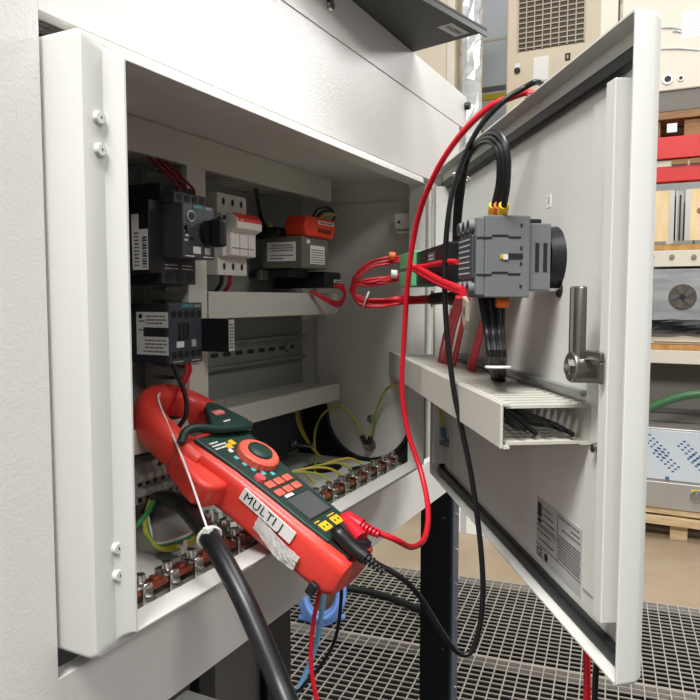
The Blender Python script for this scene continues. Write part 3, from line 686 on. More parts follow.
# trigger wedge on the +v side
MB().prism([(.200, .036), (.192, .050), (.160, .0605), (.147, .0620), (.138, .055), (.134, .034), (.15, .030), (.19, .030)], lambda a, b, d: (a, b, d), -.037, -.013).build('trigger', 'meter_red', cm, .004, seg=3, smooth=True)
# hand barrier
MB().tube([(.189, .0485, -.004), (.194, .041, .003), (.192, .028, .006), (.184, .008, .006), (.179, -.016, .006), (.178, -.032, .005), (.184, -.045, .001)], .0040, 10).build('hand_guard', 'meter_green', cm, smooth=True)
MB().prism([(.180, -.046), (.180, -.010), (.192, .006), (.206, -.004), (.220, -.014), (.226, -.024), (.219, -.034), (.190, -.047)], lambda a, b, d: (a, b, d), -.004, .0045).build('guard_fin', 'meter_green', cm, .002)
vdir, udir = Vector((0, -1, 0)), Vector((1, 0, 0))
MB().prism([(.203, -.012), (.203, -.026), (.2105, -.026), (.2105, -.012)], lambda a, b, d: (a, b, d), .0046, .0049).build('fin_badge', 'meter_pink', cm)
text('EXTECH', Vector((.2065, -.0125, .0051)), vdir, udir, .0042, 'label_white', cm); text('MultiMeter', Vector((.189, -.004, .0051)), vdir, udir, .0030, 'label_white', cm) if False else None
lines(Vector((.1925, -.012, .0047)), vdir, udir, [(0, .010, 0)], .0018).build('fine_print', 'label_white', cm)
lines(Vector((.1660, .028, .0004)), vdir, udir, [(0, .012, .0075), (0, .020, .0035), (0, .024, -.0005)], .0018, seed=8).build('fine_print', 'label_white', cm)
# dial
ring = MB(); RN = 48; rr_ = [.0195+(.0008 if k % 2 else 0) for k in range(RN)]
ring.rings([[(.142+rr_[k]*math.cos(2*PI*k/RN), -.0055+rr_[k]*math.sin(2*PI*k/RN), z) for k in range(RN)] for z in (0, .0065)]+[[(.142+.0178*math.cos(2*PI*k/RN), -.0055+.0178*math.sin(2*PI*k/RN), .0082) for k in range(RN)]])
ring.build('dial_ring', 'meter_salmon', cm, smooth=True)
dm = MB(); dm.rings([[(.142+r_*math.cos(2*PI*k/RN), -.0055+r_*math.sin(2*PI*k/RN), z) for k in range(RN)] for r_, z in ((.0125, .008), (.0120, .0098), (.010, .0108), (.005, .0112))]); dm.build('dial_knob', 'meter_green', cm, smooth=True)
for k, (pu, pv) in enumerate(((.1690, .0010), (.1655, .0090), (.1600, .0135), (.1500, .0165), (.1400, .0160), (.1310, .0135), (.1235, .0075), (.1195, -.002))):
    q_ = .0036 if k < 2 else .0024
    MB().prism([(pu-q_, pv-q_), (pu+q_, pv-q_), (pu+q_*.8, pv+q_*.9), (pu-q_, pv+q_)], lambda a_, b_, d: (a_, b_, d), .0002, .0006).build('function_mark', 'yellow_mark' if k < 2 else ('label_white' if k == 2 else 'teal_ink'), cm)
for i in range(2):
    for j in range(3):
        MB().box(.1085-i*.0115-.0040, .1085-i*.0115+.0040, .0165-j*.0140-.0054, .0165-j*.0140+.0054, 0, .0022).build('button', 'meter_salmon', cm, .0012)
MB().cyl((.1190, .0190, 0), (.1190, .0190, .003), .0055, .0048, 20).build('round_button', 'meter_pink', cm, smooth=True)
MB().prism([(.0590, -.0195), (.0590, .0195), (.0885, .0195), (.0885, -.0195)], lambda a, b, d: (a, b, d), 0, .0008).build('display_bezel', 'black_plastic', cm, .0005)
MB().box(.0605, .0870, -.0180, .0180, .0008, .0012).build('display', 'meter_lcd', cm)
MB().box(.0893, .0925, .003, .015, .0002, .0008).build('brand_plate', 'label_white', cm); text('EXTECH', Vector((.0909, .0145, .0009)), vdir, udir, .0027, 'ink', cm)
for v0 in (-.010, .010):
    MB().box(.0435, .0525, v0-.0068, v0+.0068, .0002, .0007).build('jack_label', 'yellow_mark', cm)
    for q_ in (-.003, .003): MB().cyl((.048, v0+q_, .0007), (.048, v0+q_, .0009), .0012, n=10).build('jack_mark', 'ink', cm)
lines(Vector((.0545, .018, .0004)), vdir, udir, [(0, .008, 0), (.022, .034, 0)], .0014).build('fine_print', 'yellow_mark', cm)
MB().prism([(.012, -.021), (.012, .021), (.040, .024), (.040, -.024)], lambda a, b, d: (a, b, d), -.012, -.0005).build('jack_block', 'black_plastic', cm, .002)
for v0 in (-.011, .009): MB().cyl((.020, v0, -.004), (.020, v0, .0004), .0062, n=18).build('jack', 'ink', cm, smooth=True)
# label tape with marker lettering on the side
sv = .0356
SL0, SL1 = Vector((.1200, .0362, -.0105)), Vector((.0600, .0346, -.0135))
sd = (SL1-SL0).normalized(); sn = Vector((0, 1, 0)); sn = (sn-sd*sn.dot(sd)).normalized(); su = sd.cross(sn)*-1
if su.z < 0: su = -su
mb = MB(); mb.quadbox([SL0-su*.0060, SL1-su*.0060, SL1+su*.0060, SL0+su*.0060], sn*.0010); mb.build('label_tape', 'label_white', cm)
text('MULTI J', SL0+sd*.0035+sn*.0014, sd, su, .0120, 'ink', cm, space=1.12)
# crumpled clear tape strip and strap stub
rnd = random.Random(11); R = []
for i in range(15):
    f = i/14; u = .096-.050*f; row = []
    for j in range(7):
        g = j/6; row.append((u+rnd.uniform(-.0008, .0008), .0366+.0030*max(0, f-.35)*4*(1-f)+rnd.uniform(-.0004, .0007)*(1 if i > 6 else .3)+.002*g*(1-g), -.0185-.0115*g*(1+.35*math.sin(2.6*f))-.004*f+rnd.uniform(-.0004, .0004)))
    R.append(row)
mb = MB(); vs = [p for r in R for p in r]; mb.add(vs, [(i*7+j, i*7+j+1, (i+1)*7+j+1, (i+1)*7+j) for i in range(14) for j in range(6)])
o = mb.build('clear_tape', 'tape_clear', cm); so = o.modifiers.new('thick', 'SOLIDIFY'); so.thickness = .0006
MB().box(.020, .028, .033, .0385, -.044, -.032).build('strap_stub', 'black_plastic', cm, .0012)
def ML(u, v, w): return MO+(MU*u+MV*v+MN*w)*K
# white string tie from the jaw to the thick cable
J0 = ML(.257, .010, -.0035)

# ================================================================== CABLES
thick = [at(150, 512, .66), at(158, 500, .635), at(178, 502, .595), at(196, 519, .553), at(214, 545, .515), at(238, 588, .487), at(258, 632, .470), at(277, 678, .455), at(294, 722, .44), at(310, 775, .435), at(322, 850, .44)]
_l = thick[-1]; thick += [Vector((_l.x+.02, _l.y-.005, -.35)), Vector((_l.x+.04, _l.y-.01, -.65)), Vector((_l.x+.07, _l.y-.02, FZ+.05)), Vector((_l.x+.16, _l.y-.05, FZ+.009)), Vector((_l.x+.45, _l.y-.10, FZ+.009))]
wire('power_cable', 'thick black power cable draped over the enclosure sill', 'cable', thick, .0077, 'black_wire', n=16, sub=8)
zt = thing('cable_tie', 'white cable tie strung from the meter jaw to the thick black cable', 'cable tie', (0, 0, 0))
zp = at(208, 531, .519)
MB().tube([J0+Vector((0, 0, .001)), ML(.243, .0235, -.0035), at(185, 465, .560), zp], .0009, 6).build('strap', 'zip_white', zt, smooth=True)
tc = Vector(smooth_path(thick, 8)[4*8-2]); td = (Vector(smooth_path(thick, 8)[4*8+2])-tc).normalized(); ta = td.orthogonal().normalized(); tb = td.cross(ta)
MB().tube([tc+(ta*math.cos(2*PI*k/16)+tb*math.sin(2*PI*k/16))*.0088 for k in range(17)], .0012, 6, 2).build('loop', 'zip_white', zt, smooth=True)
MB().box(zp.x-.003, zp.x+.003, zp.y-.003, zp.y+.003, zp.z-.004, zp.z+.003).build('head', 'zip_white', zt, .0008)

# test leads
def jackdir(u, v): return ML(u, v, .0), MN
def lead(name, label, m, pm, v0, plug_px, pts, r):
    t = thing(name, label, 'test lead', (0, 0, 0), group=None)
    a = ML(.020, v0, .001); P = [a]+[at(*p) for p in plug_px]
    MB().tube(P, [.0058]*len(P), 12).build('plug', pm, t, smooth=True)
    Q = smooth_path(P, 6); e = Q[-1]; dirn = (Q[-1]-Q[-3]).normalized()
    mb = MB()
    for k in range(5): mb.cyl(e+dirn*(.001+k*.0034), e+dirn*(.0030+k*.0034), .0046-.0004*k, n=12)
    mb.build('strain_relief', pm, t, smooth=True)
    MB().tube([e]+pts, r, 10).build('lead', m, t, smooth=True)
    return t
# over the door: red
redpts = [at(394, 539, .578), at(412, 547, .60), at(425, 537, .63), at(428, 508, .66), at(421, 472, .69), at(408, 432, .70), at(402, 390, .70), at(404, 340, .69), at(408, 280, .67), at(417, 222, .645), at(434, 176, .61), at(458, 138, .58), at(488, 108, .555), at(510, 98, .545), at(524, 93, .538), dw(.322, -.008, .3705), dw(.325, -.021, .366), dw(.335, -.034, .33), dw(.375, -.045, .24), dw(.385, -.040, .10), dw(.392, -.032, -.02), dr(587, 690, -.030), dw(.40, -.03, -.15), dw(.40, -.03, -.30), dw(.40, -.03, -.6), dw(.41, -.04, -.86), dw(.44, -.09, FZ+.004), dw(.5, -.3, FZ+.004)]
lead('red_test_lead', 'red test lead plugged into the meter and slung over the door', 'red_wire', 'red_wire', -.011, [(345, 518, .585), (362, 526, .578)], redpts, .0026)
blkpts = [at(400, 577, .54), at(420, 597, .55), at(440, 629, .555), at(456, 651, .56), at(470, 653, .56), at(479, 630, .56), at(483, 590, .56), at(480, 540, .56), at(472, 480, .56), at(462, 430, .56), at(453, 385, .56), at(446, 320, .56), at(445, 260, .56), at(450, 205, .555), at(461, 165, .55), at(479, 128, .54), at(505, 100, .53), at(524, 88, .530), at(536, 82, .525), dw(.345, -.008, .3705), dw(.350, -.021, .366), dw(.365, -.034, .33), dw(.395, -.045, .24), dw(.403, -.040, .10), dw(.408, -.034, -.02), dr(595, 690, -.032), dw(.415, -.03, -.15), dw(.415, -.03, -.30), dw(.415, -.03, -.6), dw(.425, -.04, -.86), dw(.46, -.09, FZ+.004), dw(.54, -.3, FZ+.004)]
lead('black_test_lead', 'black test lead plugged into the meter and slung over the door', 'black_wire', 'black_wire', .009, [(338, 532, .545), (352, 547, .540), (366, 558, .536)], blkpts, .0022)
# wires hanging under the meter
wire('hanging_wire', 'thin red wire hanging below the meter end', 'wire', [at(327, 566, .60), at(320, 590, .60), at(313, 625, .60), at(311, 665, .60), at(319, 710, .60), at(330, 760, .60), Vector((.22, -.06, -.5)), Vector((.24, -.06, -.80)), Vector((.34, -.08, FZ+.003))], .0020, 'red_wire')
wire('hanging_wire', 'thin black wire curving down below the meter end', 'wire', [at(341, 570, .62), at(341, 600, .62), at(336, 636, .62), at(322, 664, .62), at(300, 690, .62), at(284, 718, .62), Vector((.165, -.01, -.40)), Vector((.16, -.02, -.75)), Vector((.25, -.06, FZ+.003))], .0017, 'black_wire')
wire('hanging_wire', 'light blue wire hanging below the lower machine panel', 'wire', [at(326, 575, .66), at(322, 610, .66), at(316, 645, .66), at(305, 675, .66), at(294, 700, .66), at(286, 740, .66), Vector((.20, .01, -.42)), Vector((.19, -.02, -.75)), Vector((.30, -.04, FZ+.004))], .0026, 'blue_wire')

# ------------------------------------------------------------------ green-yellow earth wires inside
wire('earth_wire', 'green-yellow earth wire arching from the wall stud to the floor', 'wire', [ST+Vector((-.002, .006, .008)), ST+Vector((-.006, .016, .034)), ST+Vector((-.012, .034, .052)), ST+Vector((-.020, .056, .043)), ST+Vector((-.03, .064, .018)), ST+Vector((-.05, .052, -.010)), ST+Vector((-.09, .03, -.022))], .0017, 'earth_wire')
wire('earth_wire', 'green-yellow earth wire rising from the wall stud towards the door', 'wire', [ST+Vector((-.002, -.004, .008)), ST+Vector((-.003, -.008, .030)), ST+Vector((-.004, -.016, .055)), ST+Vector((-.008, -.030, .078)), ST+Vector((-.012, -.046, .088))], .0017, 'earth_wire')
for k, (dy, dz) in enumerate(((.006, .008), (-.004, .008))):
    a = ST+Vector((-.001, dy*.4, .004)); b = ST+Vector((-.002, dy*1.4, .014))
    tag(MB().cyl(a, b, .0034, n=10).build('cable_lug', 'black_plastic', smooth=True), 'black insulated lug on the earth stud', 'cable lug', 'lugs on the earth stud')
for k in range(4):
    x0 = .33+.028*k; y0 = BY+.010
    wire('earth_wire', 'yellow earth wire bowing from the earth bar across the floor', 'wire', [(x0+.03, y0, GZ+.008), (x0+.02, y0+.02, GZ+.022), (x0-.012, y0+.045, GZ+.026-.003*k), (x0-.038, y0+.050, GZ+.016), (x0-.050, y0+.030, GZ+.006)],   .0014, 'yellow_wire' if k % 2 else 'earth_wire', 'yellow wires on the enclosure floor')
for k in range(2):
    wire('earth_wire', 'yellow-green wire dropping behind the lowest duct to the floor', 'wire', [(.455+.006*k, .160, .085), (.456+.006*k, .158, .050), (.470+.004*k, .150, .018), (.462, .125, .003)], .0012, 'yellow_wire', 'yellow wires behind the lowest duct')
for k, mc in enumerate(('earth_wire', 'yellow_wire', 'green_wire', 'label_white')):
    wire('core_wire', ('striped', 'yellow', 'green', 'white')[k]+' cable core curling on the floor beside the thick cable', 'wire', [(.150+.004*k, .128, .028), (.128+.003*k, .112+.002*k, .024), (.112+.002*k, .098, .012+.001*k), (.116, .082+.003*k, .000+.0015*k), (.140, .074+.003*k, -.001+.0015*k), (.165, .080+.003*k, .002)], .0013, mc)
wire('core_wire', 'fat green cable core beside the left edge of the opening', 'wire', [(.150, .120, .030), (.120, .108, .022), (.100, .112, .008), (.098, .105, -.004)], .0024, 'green_wire')
c = (.137, .078, GZ)
zc = thing('tie_mount', 'white cable tie end holding the curled cable cores', 'cable tie', (.131, .0745, GZ)); bx('strap', 'zip_white', zc, -.003, .003, -.002, .010, .0, .009, .0006); bx('tail', 'zip_white', zc, -.002, .002, -.003, -.002, 0, .014)
wire('earth_wire', 'short yellow wire with a blue lug by the hinge side', 'wire', [dw(.040, PF+.012, .105), dw(.042, PF+.012, .085), dw(.044, PF+.010, .066), dw(.044, PF+.0085, .052)], .0018, 'yellow_wire')
tag(MB().cyl(dw(.044, PF+.0085, .053), dw(.044, PF+.007, .040), .0032, n=10).build('cable_lug', 'print_blue', smooth=True), 'dark blue lug on the door earth bolt', 'cable lug')

# ================================================================== DEVICES ON THE DOOR
def dthing(name, label, cat, s, o, z, group=None): return thing(name, label, cat, dw(s, o, z), A, group)
# main switch: local x = -(s-s0), y = off-off0
SWS, SWO, SWZ = .3625, -.0030, .2385
sw = dthing('main_switch', 'mid grey main switch block mounted on the inside of the door', 'switch', SWS, SWO, SWZ)
hx = .0225
MB().box(-hx+.003, hx-.003, .0005, .017, -.0240, .0240).build('base', 'switch_grey', sw, .001)
MB().box(-hx, hx, .017, .0500, -.0290, .0290).box(-hx, hx, .0500, .0560, -.0275, .0275).build('body', 'switch_grey', sw, .001)
for z in (.0135, -.0125):   # stepped grooves on the free side
    MB().box(-hx-.0003, -hx, .024, .033, z-.0007, z+.0007).box(-hx-.0003, -hx, .033, .045, z+.0004, z+.0018).box(-hx-.0003, -hx, .045, .056, z-.0012, z+.0002).build('groove', 'ink', sw)
bx('window', 'ink', sw, -hx-.0004, -hx, .0225, .0335, -.0018, .0022); bx('toggle', 'fuse_handle', sw, -hx-.0012, -hx, .0335, .0370, -.0022, .0016); bx('toggle_tip', 'yellow_wire', sw, -hx-.0010, -hx, .0372, .0390, -.0015, .0015)
for z in (.022, .006, -.005, -.021): bx('clip_hole', 'ink', sw, -hx-.0004, -hx, .0230, .0245, z-.0012, z+.0012)
for y in (.0035, .0095): bx('base_slot', 'ink', sw, -hx+.003-.0004, -hx+.003, y, y+.0028, -.0105, .0100)
bx('release_clip', 'black_plastic', sw, -.015, .012, .006, .0165, .024, .0275, .001)
# terminal tubes on the rear face
for k in range(3):
    for z in (.022, -.022):
        MB().cyl((-.013+k*.013, .0560, z), (-.013+k*.013, .0600, z), .0052, .0046, 16).build('terminal', 'switch_grey', sw, smooth=True)
        MB().cyl((-.013+k*.013, .0600, z), (-.013+k*.013, .0602, z), .0030, n=12).build('terminal_hole', 'ink', sw)
bx('rear_cover', 'device_grey', sw, -.019, .019, .0560, .0585, -.0155, .0155, .0008)
lines(Vector((.016, .0587, -.012)), Vector((-1, 0, 0)), Z3, [(0, .030, .004*k) for k in range(7)], .0011, seed=12).build('fine_print', 'label_grey', sw)
# auxiliary module with green plugs
am = dthing('interface_module', 'black interface module with a green plug terminal beside the main switch', 'module', .235, PF+.0015, .2230)
MB().box(-.065, .075, 0, .064, 0, .0330).build('body', 'black_plastic', am, .0012); bx('rear_label', 'ink_grey', am, -.010, .016, .064, .0644, .020, .028); bx('seam', 'switch_grey', am, -.065, .075, .0641, .0646, .0175, .0187)
lines(Vector((.014, .0646, .0215)), Vector((-1, 0, 0)), Z3, [(0, .022, .0), (0, .02, .003)], .0011).build('fine_print', 'label_grey', am)
for z in (.0185, -.0015):
    g = MB(); g.prism([(.076, .038), (.140, .038), (.152, .050), (.152, .068), (.076, .068)], lambda a, b, d: (a, b, d), z, z+.0165); g.build('plug_terminal', 'green_terminal', am, .001)
    bx('plug_socket', 'black_plastic', am, .1522, .1560, .044, .066, z+.002, z+.014)
bx('support', 'switch_grey', am, -.060, -.050, .030, .040, -.0080, 0)
# red wire bundle looping out of the green plugs
ZG = .80
def gp(x, y, dz=0): return at(x, y, ZG+dz)
rnd = random.Random(5)
for k in range(9):
    j = lambda a=.0022: Vector((rnd.uniform(-a, a), rnd.uniform(-a, a), rnd.uniform(-a, a)))
    y0 = 257 if k < 3 else 275; y0 += (k % 3)*2.2
    wire('control_wire', 'red control wire in the bundle looping out of the green plugs', 'wire', [gp(400, y0, .006), gp(388, y0+1+k*.3)+j(.001), gp(370, y0+7-k*.3)+j(), gp(357, 279+k*.8-(3 if k < 3 else 0))+j(), gp(353, 289+k*.6)+j(), gp(360, 297+k*.8)+j(), gp(378, 299+k*.9)+j(), gp(405, 298+k*.7)+j(), gp(430, 297+k*.6, -.05)+j(), gp(448, 296+k*.5, -.10)+j(), gp(458, 299+k*.4, -.16)+j(.001)], .0016, 'red_wire', 'red wires looping from the green plugs')
def tie(label, c, ax_d, r, m='zip_white'):
    ax_d = Vector(ax_d).normalized(); a = ax_d.orthogonal().normalized(); b = ax_d.cross(a)
    return tag(MB().tube([c+(a*math.cos(2*PI*k/14)+b*math.sin(2*PI*k/14))*r for k in range(15)], .0011, 6, 2).build('cable_tie', m, smooth=True), label, 'cable tie')
tie('white cable tie round the red wire loop where it turns', gp(366, 299), _r*1+_u*-.4, .0085)
tie('white cable tie on the red bundle under the interface module', gp(432, 299, -.055), _r, .0080)
wire('conduit', 'dark sleeve round the red bundle behind the main switch', 'sleeve', [gp(433, 299, -.056), gp(446, 298, -.095), gp(457, 300, -.15), gp(462, 304, -.18)], .0064, 'black_rubber', n=10)
for k, (x, y, mk) in enumerate(((392, 256, 'orange_mark'), (394, 274, 'label_white'))):
    tag(MB().cyl(gp(x-3, y, -.001), gp(x+3, y+.5, -.001), .0050, n=10).build('wire_marker', mk, smooth=True), ('orange', 'white')[k]+' marker sleeve on the wires entering a green plug', 'wire marker')
# thick red wires in front of module into the switch
for k in range(2):
    wire('feed_wire', 'thick red wire crossing the interface module to the main switch', 'wire', [dr(411, 266+k*2, .060), dr(422, 270+k*4, .0585), dr(440, 280+k*4, .0600), dr(463, 290+k*3, .0640)], .0026, 'red_wire', 'thick red wires into the main switch')
wire('feed_wire', 'short red wire lying along the interface module with a white end', 'wire', [dr(411, 267, .060), dr(425, 266, .0565), dr(446, 262, .0565), dr(457, 262, .0565)], .0022, 'red_wire')
# wires from the switch down into the door duct
DZ = .1410
def dpt(x, y):
    P_ = on(x, y, 2, DZ-.004)-H0; return dw(P_.dot(DD), max(PF+.010, min(.040, P_.dot(NN))), DZ-.006)
for k in range(7):
    a = at(457+k*2.0, 297, .585); e = dpt(438+k*2.6, 363+k*.7)
    m_ = a.lerp(e, .5)+Vector((rnd.uniform(-.002, .002), rnd.uniform(-.002, .002), .004))
    wire('control_wire', 'red control wire running from behind the main switch into the door duct', 'wire', [a, m_, e], .0016, 'red_wire', 'red wires into the door duct')
for k in range(3):
    a = at(488+k*1.5, 303, .545); e = dpt(467+k*2.6, 371+k*1.0); m_ = a.lerp(e, .55)+Vector((0, 0, .003))
    wire('control_wire', 'red control wire beside the black bundle entering the door duct', 'wire', [a, m_, e], .0016, 'red_wire', 'second red wires into the door duct')
for k in range(6):
    a = at(480+k*4.6, 294, .515+.004*(k % 2)); e = dpt(493+k*3.6, 378+(k % 3)*1.3)
    e0 = a.lerp(e, .35)+Vector((rnd.uniform(-.001, .001),)*3); e1 = on(491+k*3.2, 362, 2, DZ+.010)
    wire('motor_wire', 'black wire hanging from the main switch into the door duct', 'wire', [a, at(486+k*3.2, 330, .513+.003*(k % 2)), at(490+k*2.8, 360, .509), e], .0021, 'black_wire', 'black wires into the door duct')
tie('white cable tie round the black wires above the door duct', at(498, 367, .508), _u, .0085)
tag(MB().cyl(at(496, 302, .511), at(508, 303, .511), .0040, n=10).build('wire_marker', 'orange_mark', smooth=True), 'orange marker sleeve under the main switch', 'wire marker')
hc = at(466, 306, .575)
tg = thing('terminal_tag', 'beige plastic tag hanging below the main switch', 'tag', hc, A); MB().prism([(-.006, .004), (.006, .008), (.006, -.012), (0, -.020), (-.006, -.012)], lambda a, b, d: (a, d, b), -.0015, .0015).build('plate', 'beige_light', tg, .0004); bx('slot', 'ink', tg, -.002, .001, .0016, .0018, -.008, -.001)
# black loops over the switch
for k in range(3):
    dx = k*6.5
    wire('motor_wire', 'black wire arching over the top of the main switch', 'wire', [dr(455+k*1.5, 262, .035), dr(455+k*2, 225, .036), dr(458+k*2.2, 190, .038), dr(466+k*1.5, 162-k*3, .040), dr(479+k*2, 145-k*4, .040), dr(492+k*3, 142-k*4, .040), dr(499+k*4, 156-k*2, .038), dr(499+k*4.2, 182, .036), dr(494+k*5, 206, .034), dr(492+k*5, 221, .032)], .0023, 'black_wire', 'black wires over the main switch')
for k, mk in enumerate(('yellow_mark', 'orange_mark', 'yellow_mark')):
    a = dr(494+k*5, 205, .034); b = dr(492.5+k*5, 213, .033)
    tag(MB().cyl(a, b, .0038, n=10).build('wire_marker', mk, smooth=True), ('yellow marker sleeve on the leftmost black wire above the switch', 'orange marker sleeve between two yellow ones above the switch', 'yellow marker sleeve on the outer black wire above the switch')[k], 'wire marker', 'wire markers above the main switch')
tie('white cable tie gathering the black wires above the interface module', dr(461, 177, .038), _u+_r*.35, .0072)

# ================================================================== FLOOR ITEMS IN FRONT OF THE WALKWAY
c = on(322, 620, 2, FZ)
coil = thing('hose_coil', 'coiled light blue air hose lying on the grating', 'hose', (c.x, c.y, FZ))
for k in range(5):
    rr_ = .075+.012*(k % 3); ang = k*.5
    ax1 = Vector((_r.x, _r.y, 0)).normalized(); zz = Vector((0, 0, 1)); back = Vector((_f.x, _f.y, 0)).normalized()
    MB().tube([ax1*(rr_*.8*math.cos(2*PI*j/20))+(zz*.9+back*.45)*(rr_*1.1*math.sin(2*PI*j/20))+Vector((0, 0, .105))+back*(.012*k-.02) for j in range(21)], .0105, 10, 3).build('hose_turn', 'blue_hose', coil, smooth=True)
MB().tube([ax1*-.08+Vector((0, 0, .012)), Vector((0, 0, .012))+back*-.03, ax1*.08+Vector((0, 0, .012))], .012, 10).build('hose_end', 'blue_hose', coil, smooth=True)
bk = thing('wooden_block', 'small brown block behind the blue hose coil', 'block', (c.x, c.y, FZ)); MB().box(.05, .09, -.03, .05, 0, .17).build('block', 'raw_wood', bk, .004); bx('cap', 'pallet_wood', bk, .048, .092, -.032, .052, .17, .18, .002)
wire('floor_hose', 'thick black hose lying across the grating', 'hose', [on(x, y, 2, FZ)+Vector((0, 0, .013)) for x, y in ((300, 588), (335, 590), (365, 594), (390, 601), (420, 613), (450, 628))], .013, 'black_rubber', n=12)

# ================================================================== BACKGROUND: RACK ON THE RIGHT
RXF = 3.30
def bq(x, y): return on(x, y, 0, RXF)
def bgbox(name, m, parent, x0, x1, y0, y1, depth=.4, front=0, bevel=.002):
    a = on(x0, (y0+y1)/2, 0, RXF); b = on(x1, (y0+y1)/2, 0, RXF); t_ = on((max(x0, 640)+min(x1, 720))/2, y0, 0, RXF).z; l_ = on((max(x0, 640)+min(x1, 720))/2, y1, 0, RXF).z
    o = parent.matrix_world.translation if parent else Vector((0, 0, 0)); o = parent.location if parent else o
    return bx(name, m, parent, RXF-front-o.x, RXF+depth-o.x, b.y-o.y, a.y-o.y, l_-o.z, t_-o.z, bevel)
Y0R, Y1R = bq(610, 300).y, bq(830, 300).y
zr = lambda y: on(680, y, 0, RXF).z
# pallet
pa = thing('wooden_pallet', 'pale wooden pallet on the floor under the steel base', 'pallet', (RXF, -.2, FZ))
zt_ = zr(511)-FZ
for k in range(3):
    x = .03+k*.25
    bx('stringer_block', 'pallet_wood', pa, x, x+.11, bq(688, 520).y+.2, bq(670, 520).y+.2, .0, zt_-.03, .003); bx('stringer_block', 'pallet_wood', pa, x, x+.11, .15, .26, .0, zt_-.03, .003); bx('stringer_block', 'pallet_wood', pa, x, x+.11, -.56, -.45, .0, zt_-.03, .003)
    bx('top_board', 'pallet_wood', pa, x-.02, x+.12, -.6, .3, zt_-.028, zt_, .002); bx('bottom_board', 'pallet_wood', pa, x, x+.10, -.6, .3, .0005, .018, .002) if False else None
bx('side_board', 'pallet_wood', pa, -.012, .010, -.6, .3, zt_-.075, zt_-.035, .002)
# steel base with film
sbx = thing('film_covered_housing', 'stainless steel base covered in printed protective film on the pallet', 'machine base', (RXF, -.2, zr(511)+.0005))
h1 = zr(430)-zr(511)
bx('body', 'steel_panel', sbx, .02, .7, -.62, .3, 0, h1, .004)
bx('protective_film', 'film_blue', sbx, .012, .0195, -.60, .29, zr(482)-zr(511), h1-.01, .001)
bx('lower_rail', 'steel_panel', sbx, .0, .0195, -.62, .3, .002, zr(484)-zr(511), .003)
for k, (x, y) in enumerate(((655, 448), (665, 462), (690, 455), (700, 468))):
    p_ = bq(x, y); mb = MB()
    for q_ in range(3):
        for r_ in range(6):
            yy = p_.y+.2+.05-.017*r_-.012*q_; z_ = p_.z-zr(511)+.045-.016*r_+.012*q_-.01
            mb.box(.0112, .012, yy-.006, yy+.006, z_-.004, z_+.004)
    mb.build('film_print', 'print_blue', sbx)
p_ = bq(667, 479); MB().cyl((.0112, p_.y+.2, p_.z-zr(511)), (.012, p_.y+.2, p_.z-zr(511)), .010, n=12).build('film_print', 'print_blue', sbx)
p_ = bq(697, 497); MB().cyl((-.004, p_.y+.2, p_.z-zr(511)), (.0, p_.y+.2, p_.z-zr(511)), .030, n=24).cyl((-.02, p_.y+.2, p_.z-zr(511)), (-.004, p_.y+.2, p_.z-zr(511)), .020, n=20).build('pipe_stub', 'chrome', sbx, smooth=True)
bx('warning_label', 'yellow_strip', sbx, -.002, -.0003, bq(701, 490).y+.2, bq(691, 490).y+.2, zr(492.5)-zr(511), zr(488)-zr(511))
# rack
rk = thing('storage_rack', 'storage rack with a red top beam and pale shelves of equipment', 'rack', (RXF, -.2, FZ))
for y_, d_ in ((.34, 0), (-.70, 0), (.34, .6), (-.70, .6)): bx('upright', 'beige_light', rk, .02+d_, .10+d_, y_-.04, y_+.04, 0, zr(-60)-FZ, .003)
def rbeam(name, m, y0, y1, depth=.05, front=0): return bx(name, m, rk, -front, depth, -.66, .30, zr(y1)-FZ, zr(y0)-FZ, .003)
rbeam('red_beam', 'red_beam', 136.5, 158.5, .06, .02); rbeam('red_beam', 'red_beam', 166, 181, .06); rbeam('beam_web', 'beige_light', 158.6, 165.9, .02)
for x_ in (672, 690): bx('beam_tab', 'raw_wood', rk, -.012, -.001, bq(x_+16, 160).y+.2, bq(x_, 160).y+.2, zr(164.5)-FZ, zr(159.5)-FZ)
bx('shelf', 'beige_light', rk, 0, .66, -.66, .30, zr(266.5)-FZ, zr(250)-FZ, .003); bx('shelf_board', 'osb', rk, .002, .66, -.66, .30, zr(249.8)-FZ, zr(244.5)-FZ, .001)
bx('shelf', 'beige_light', rk, 0, .66, -.66, .30, zr(364)-FZ, zr(350.5)-FZ, .003); bx('shelf_board', 'osb', rk, .002, .66, -.66, .30, zr(350.3)-FZ, zr(345)-FZ, .001)
bx('back_panel', 'hall_wall', rk, .62, .64, -.66, .30, zr(344)-FZ, zr(185)-FZ, .001)
for x_ in (672, 694, 652): 
    p_ = bq(x_, 257); MB().cyl((-.006, p_.y+.2, p_.z-FZ), (0, p_.y+.2, p_.z-FZ), .012, .010, 14).build('bolt', 'dull_steel', rk, smooth=True)
# plywood crates
for k, (x0, x1, lbl) in enumerate(((628, 674, 'pale plywood crate standing left of a steel profile on the rack shelf'), (685, 745, 'pale plywood crate with a knot standing right of a steel profile on the rack shelf'))):
    a, b = bq(x0, 215), bq(x1, 215); zb = zr(244.3)
    t = thing('plywood_crate', lbl, 'crate', (RXF+.02, (a.y+b.y)/2, zb), group='plywood crates on the rack'); hw = (a.y-b.y)/2; hh = zr(189)-zb
    bx('body', 'plywood', t, 0, .5, -hw, hw, 0.0005, hh, .003)
    for yy in (-hw, hw-.022): bx('edge_profile', 'steel_panel', t, -.004, 0, yy, yy+.022, .004, hh-.002)
    for j in range(3): bx('foot', 'dull_steel', t, -.008, -.0005, -hw+.03+j*(hw*.7), -hw+.12+j*(hw*.7), .001, .018)
    if k: MB().cyl((-.0006, .06, hh*.6), (0, .06, hh*.6), .014, n=14).build('knot', 'raw_wood', t)
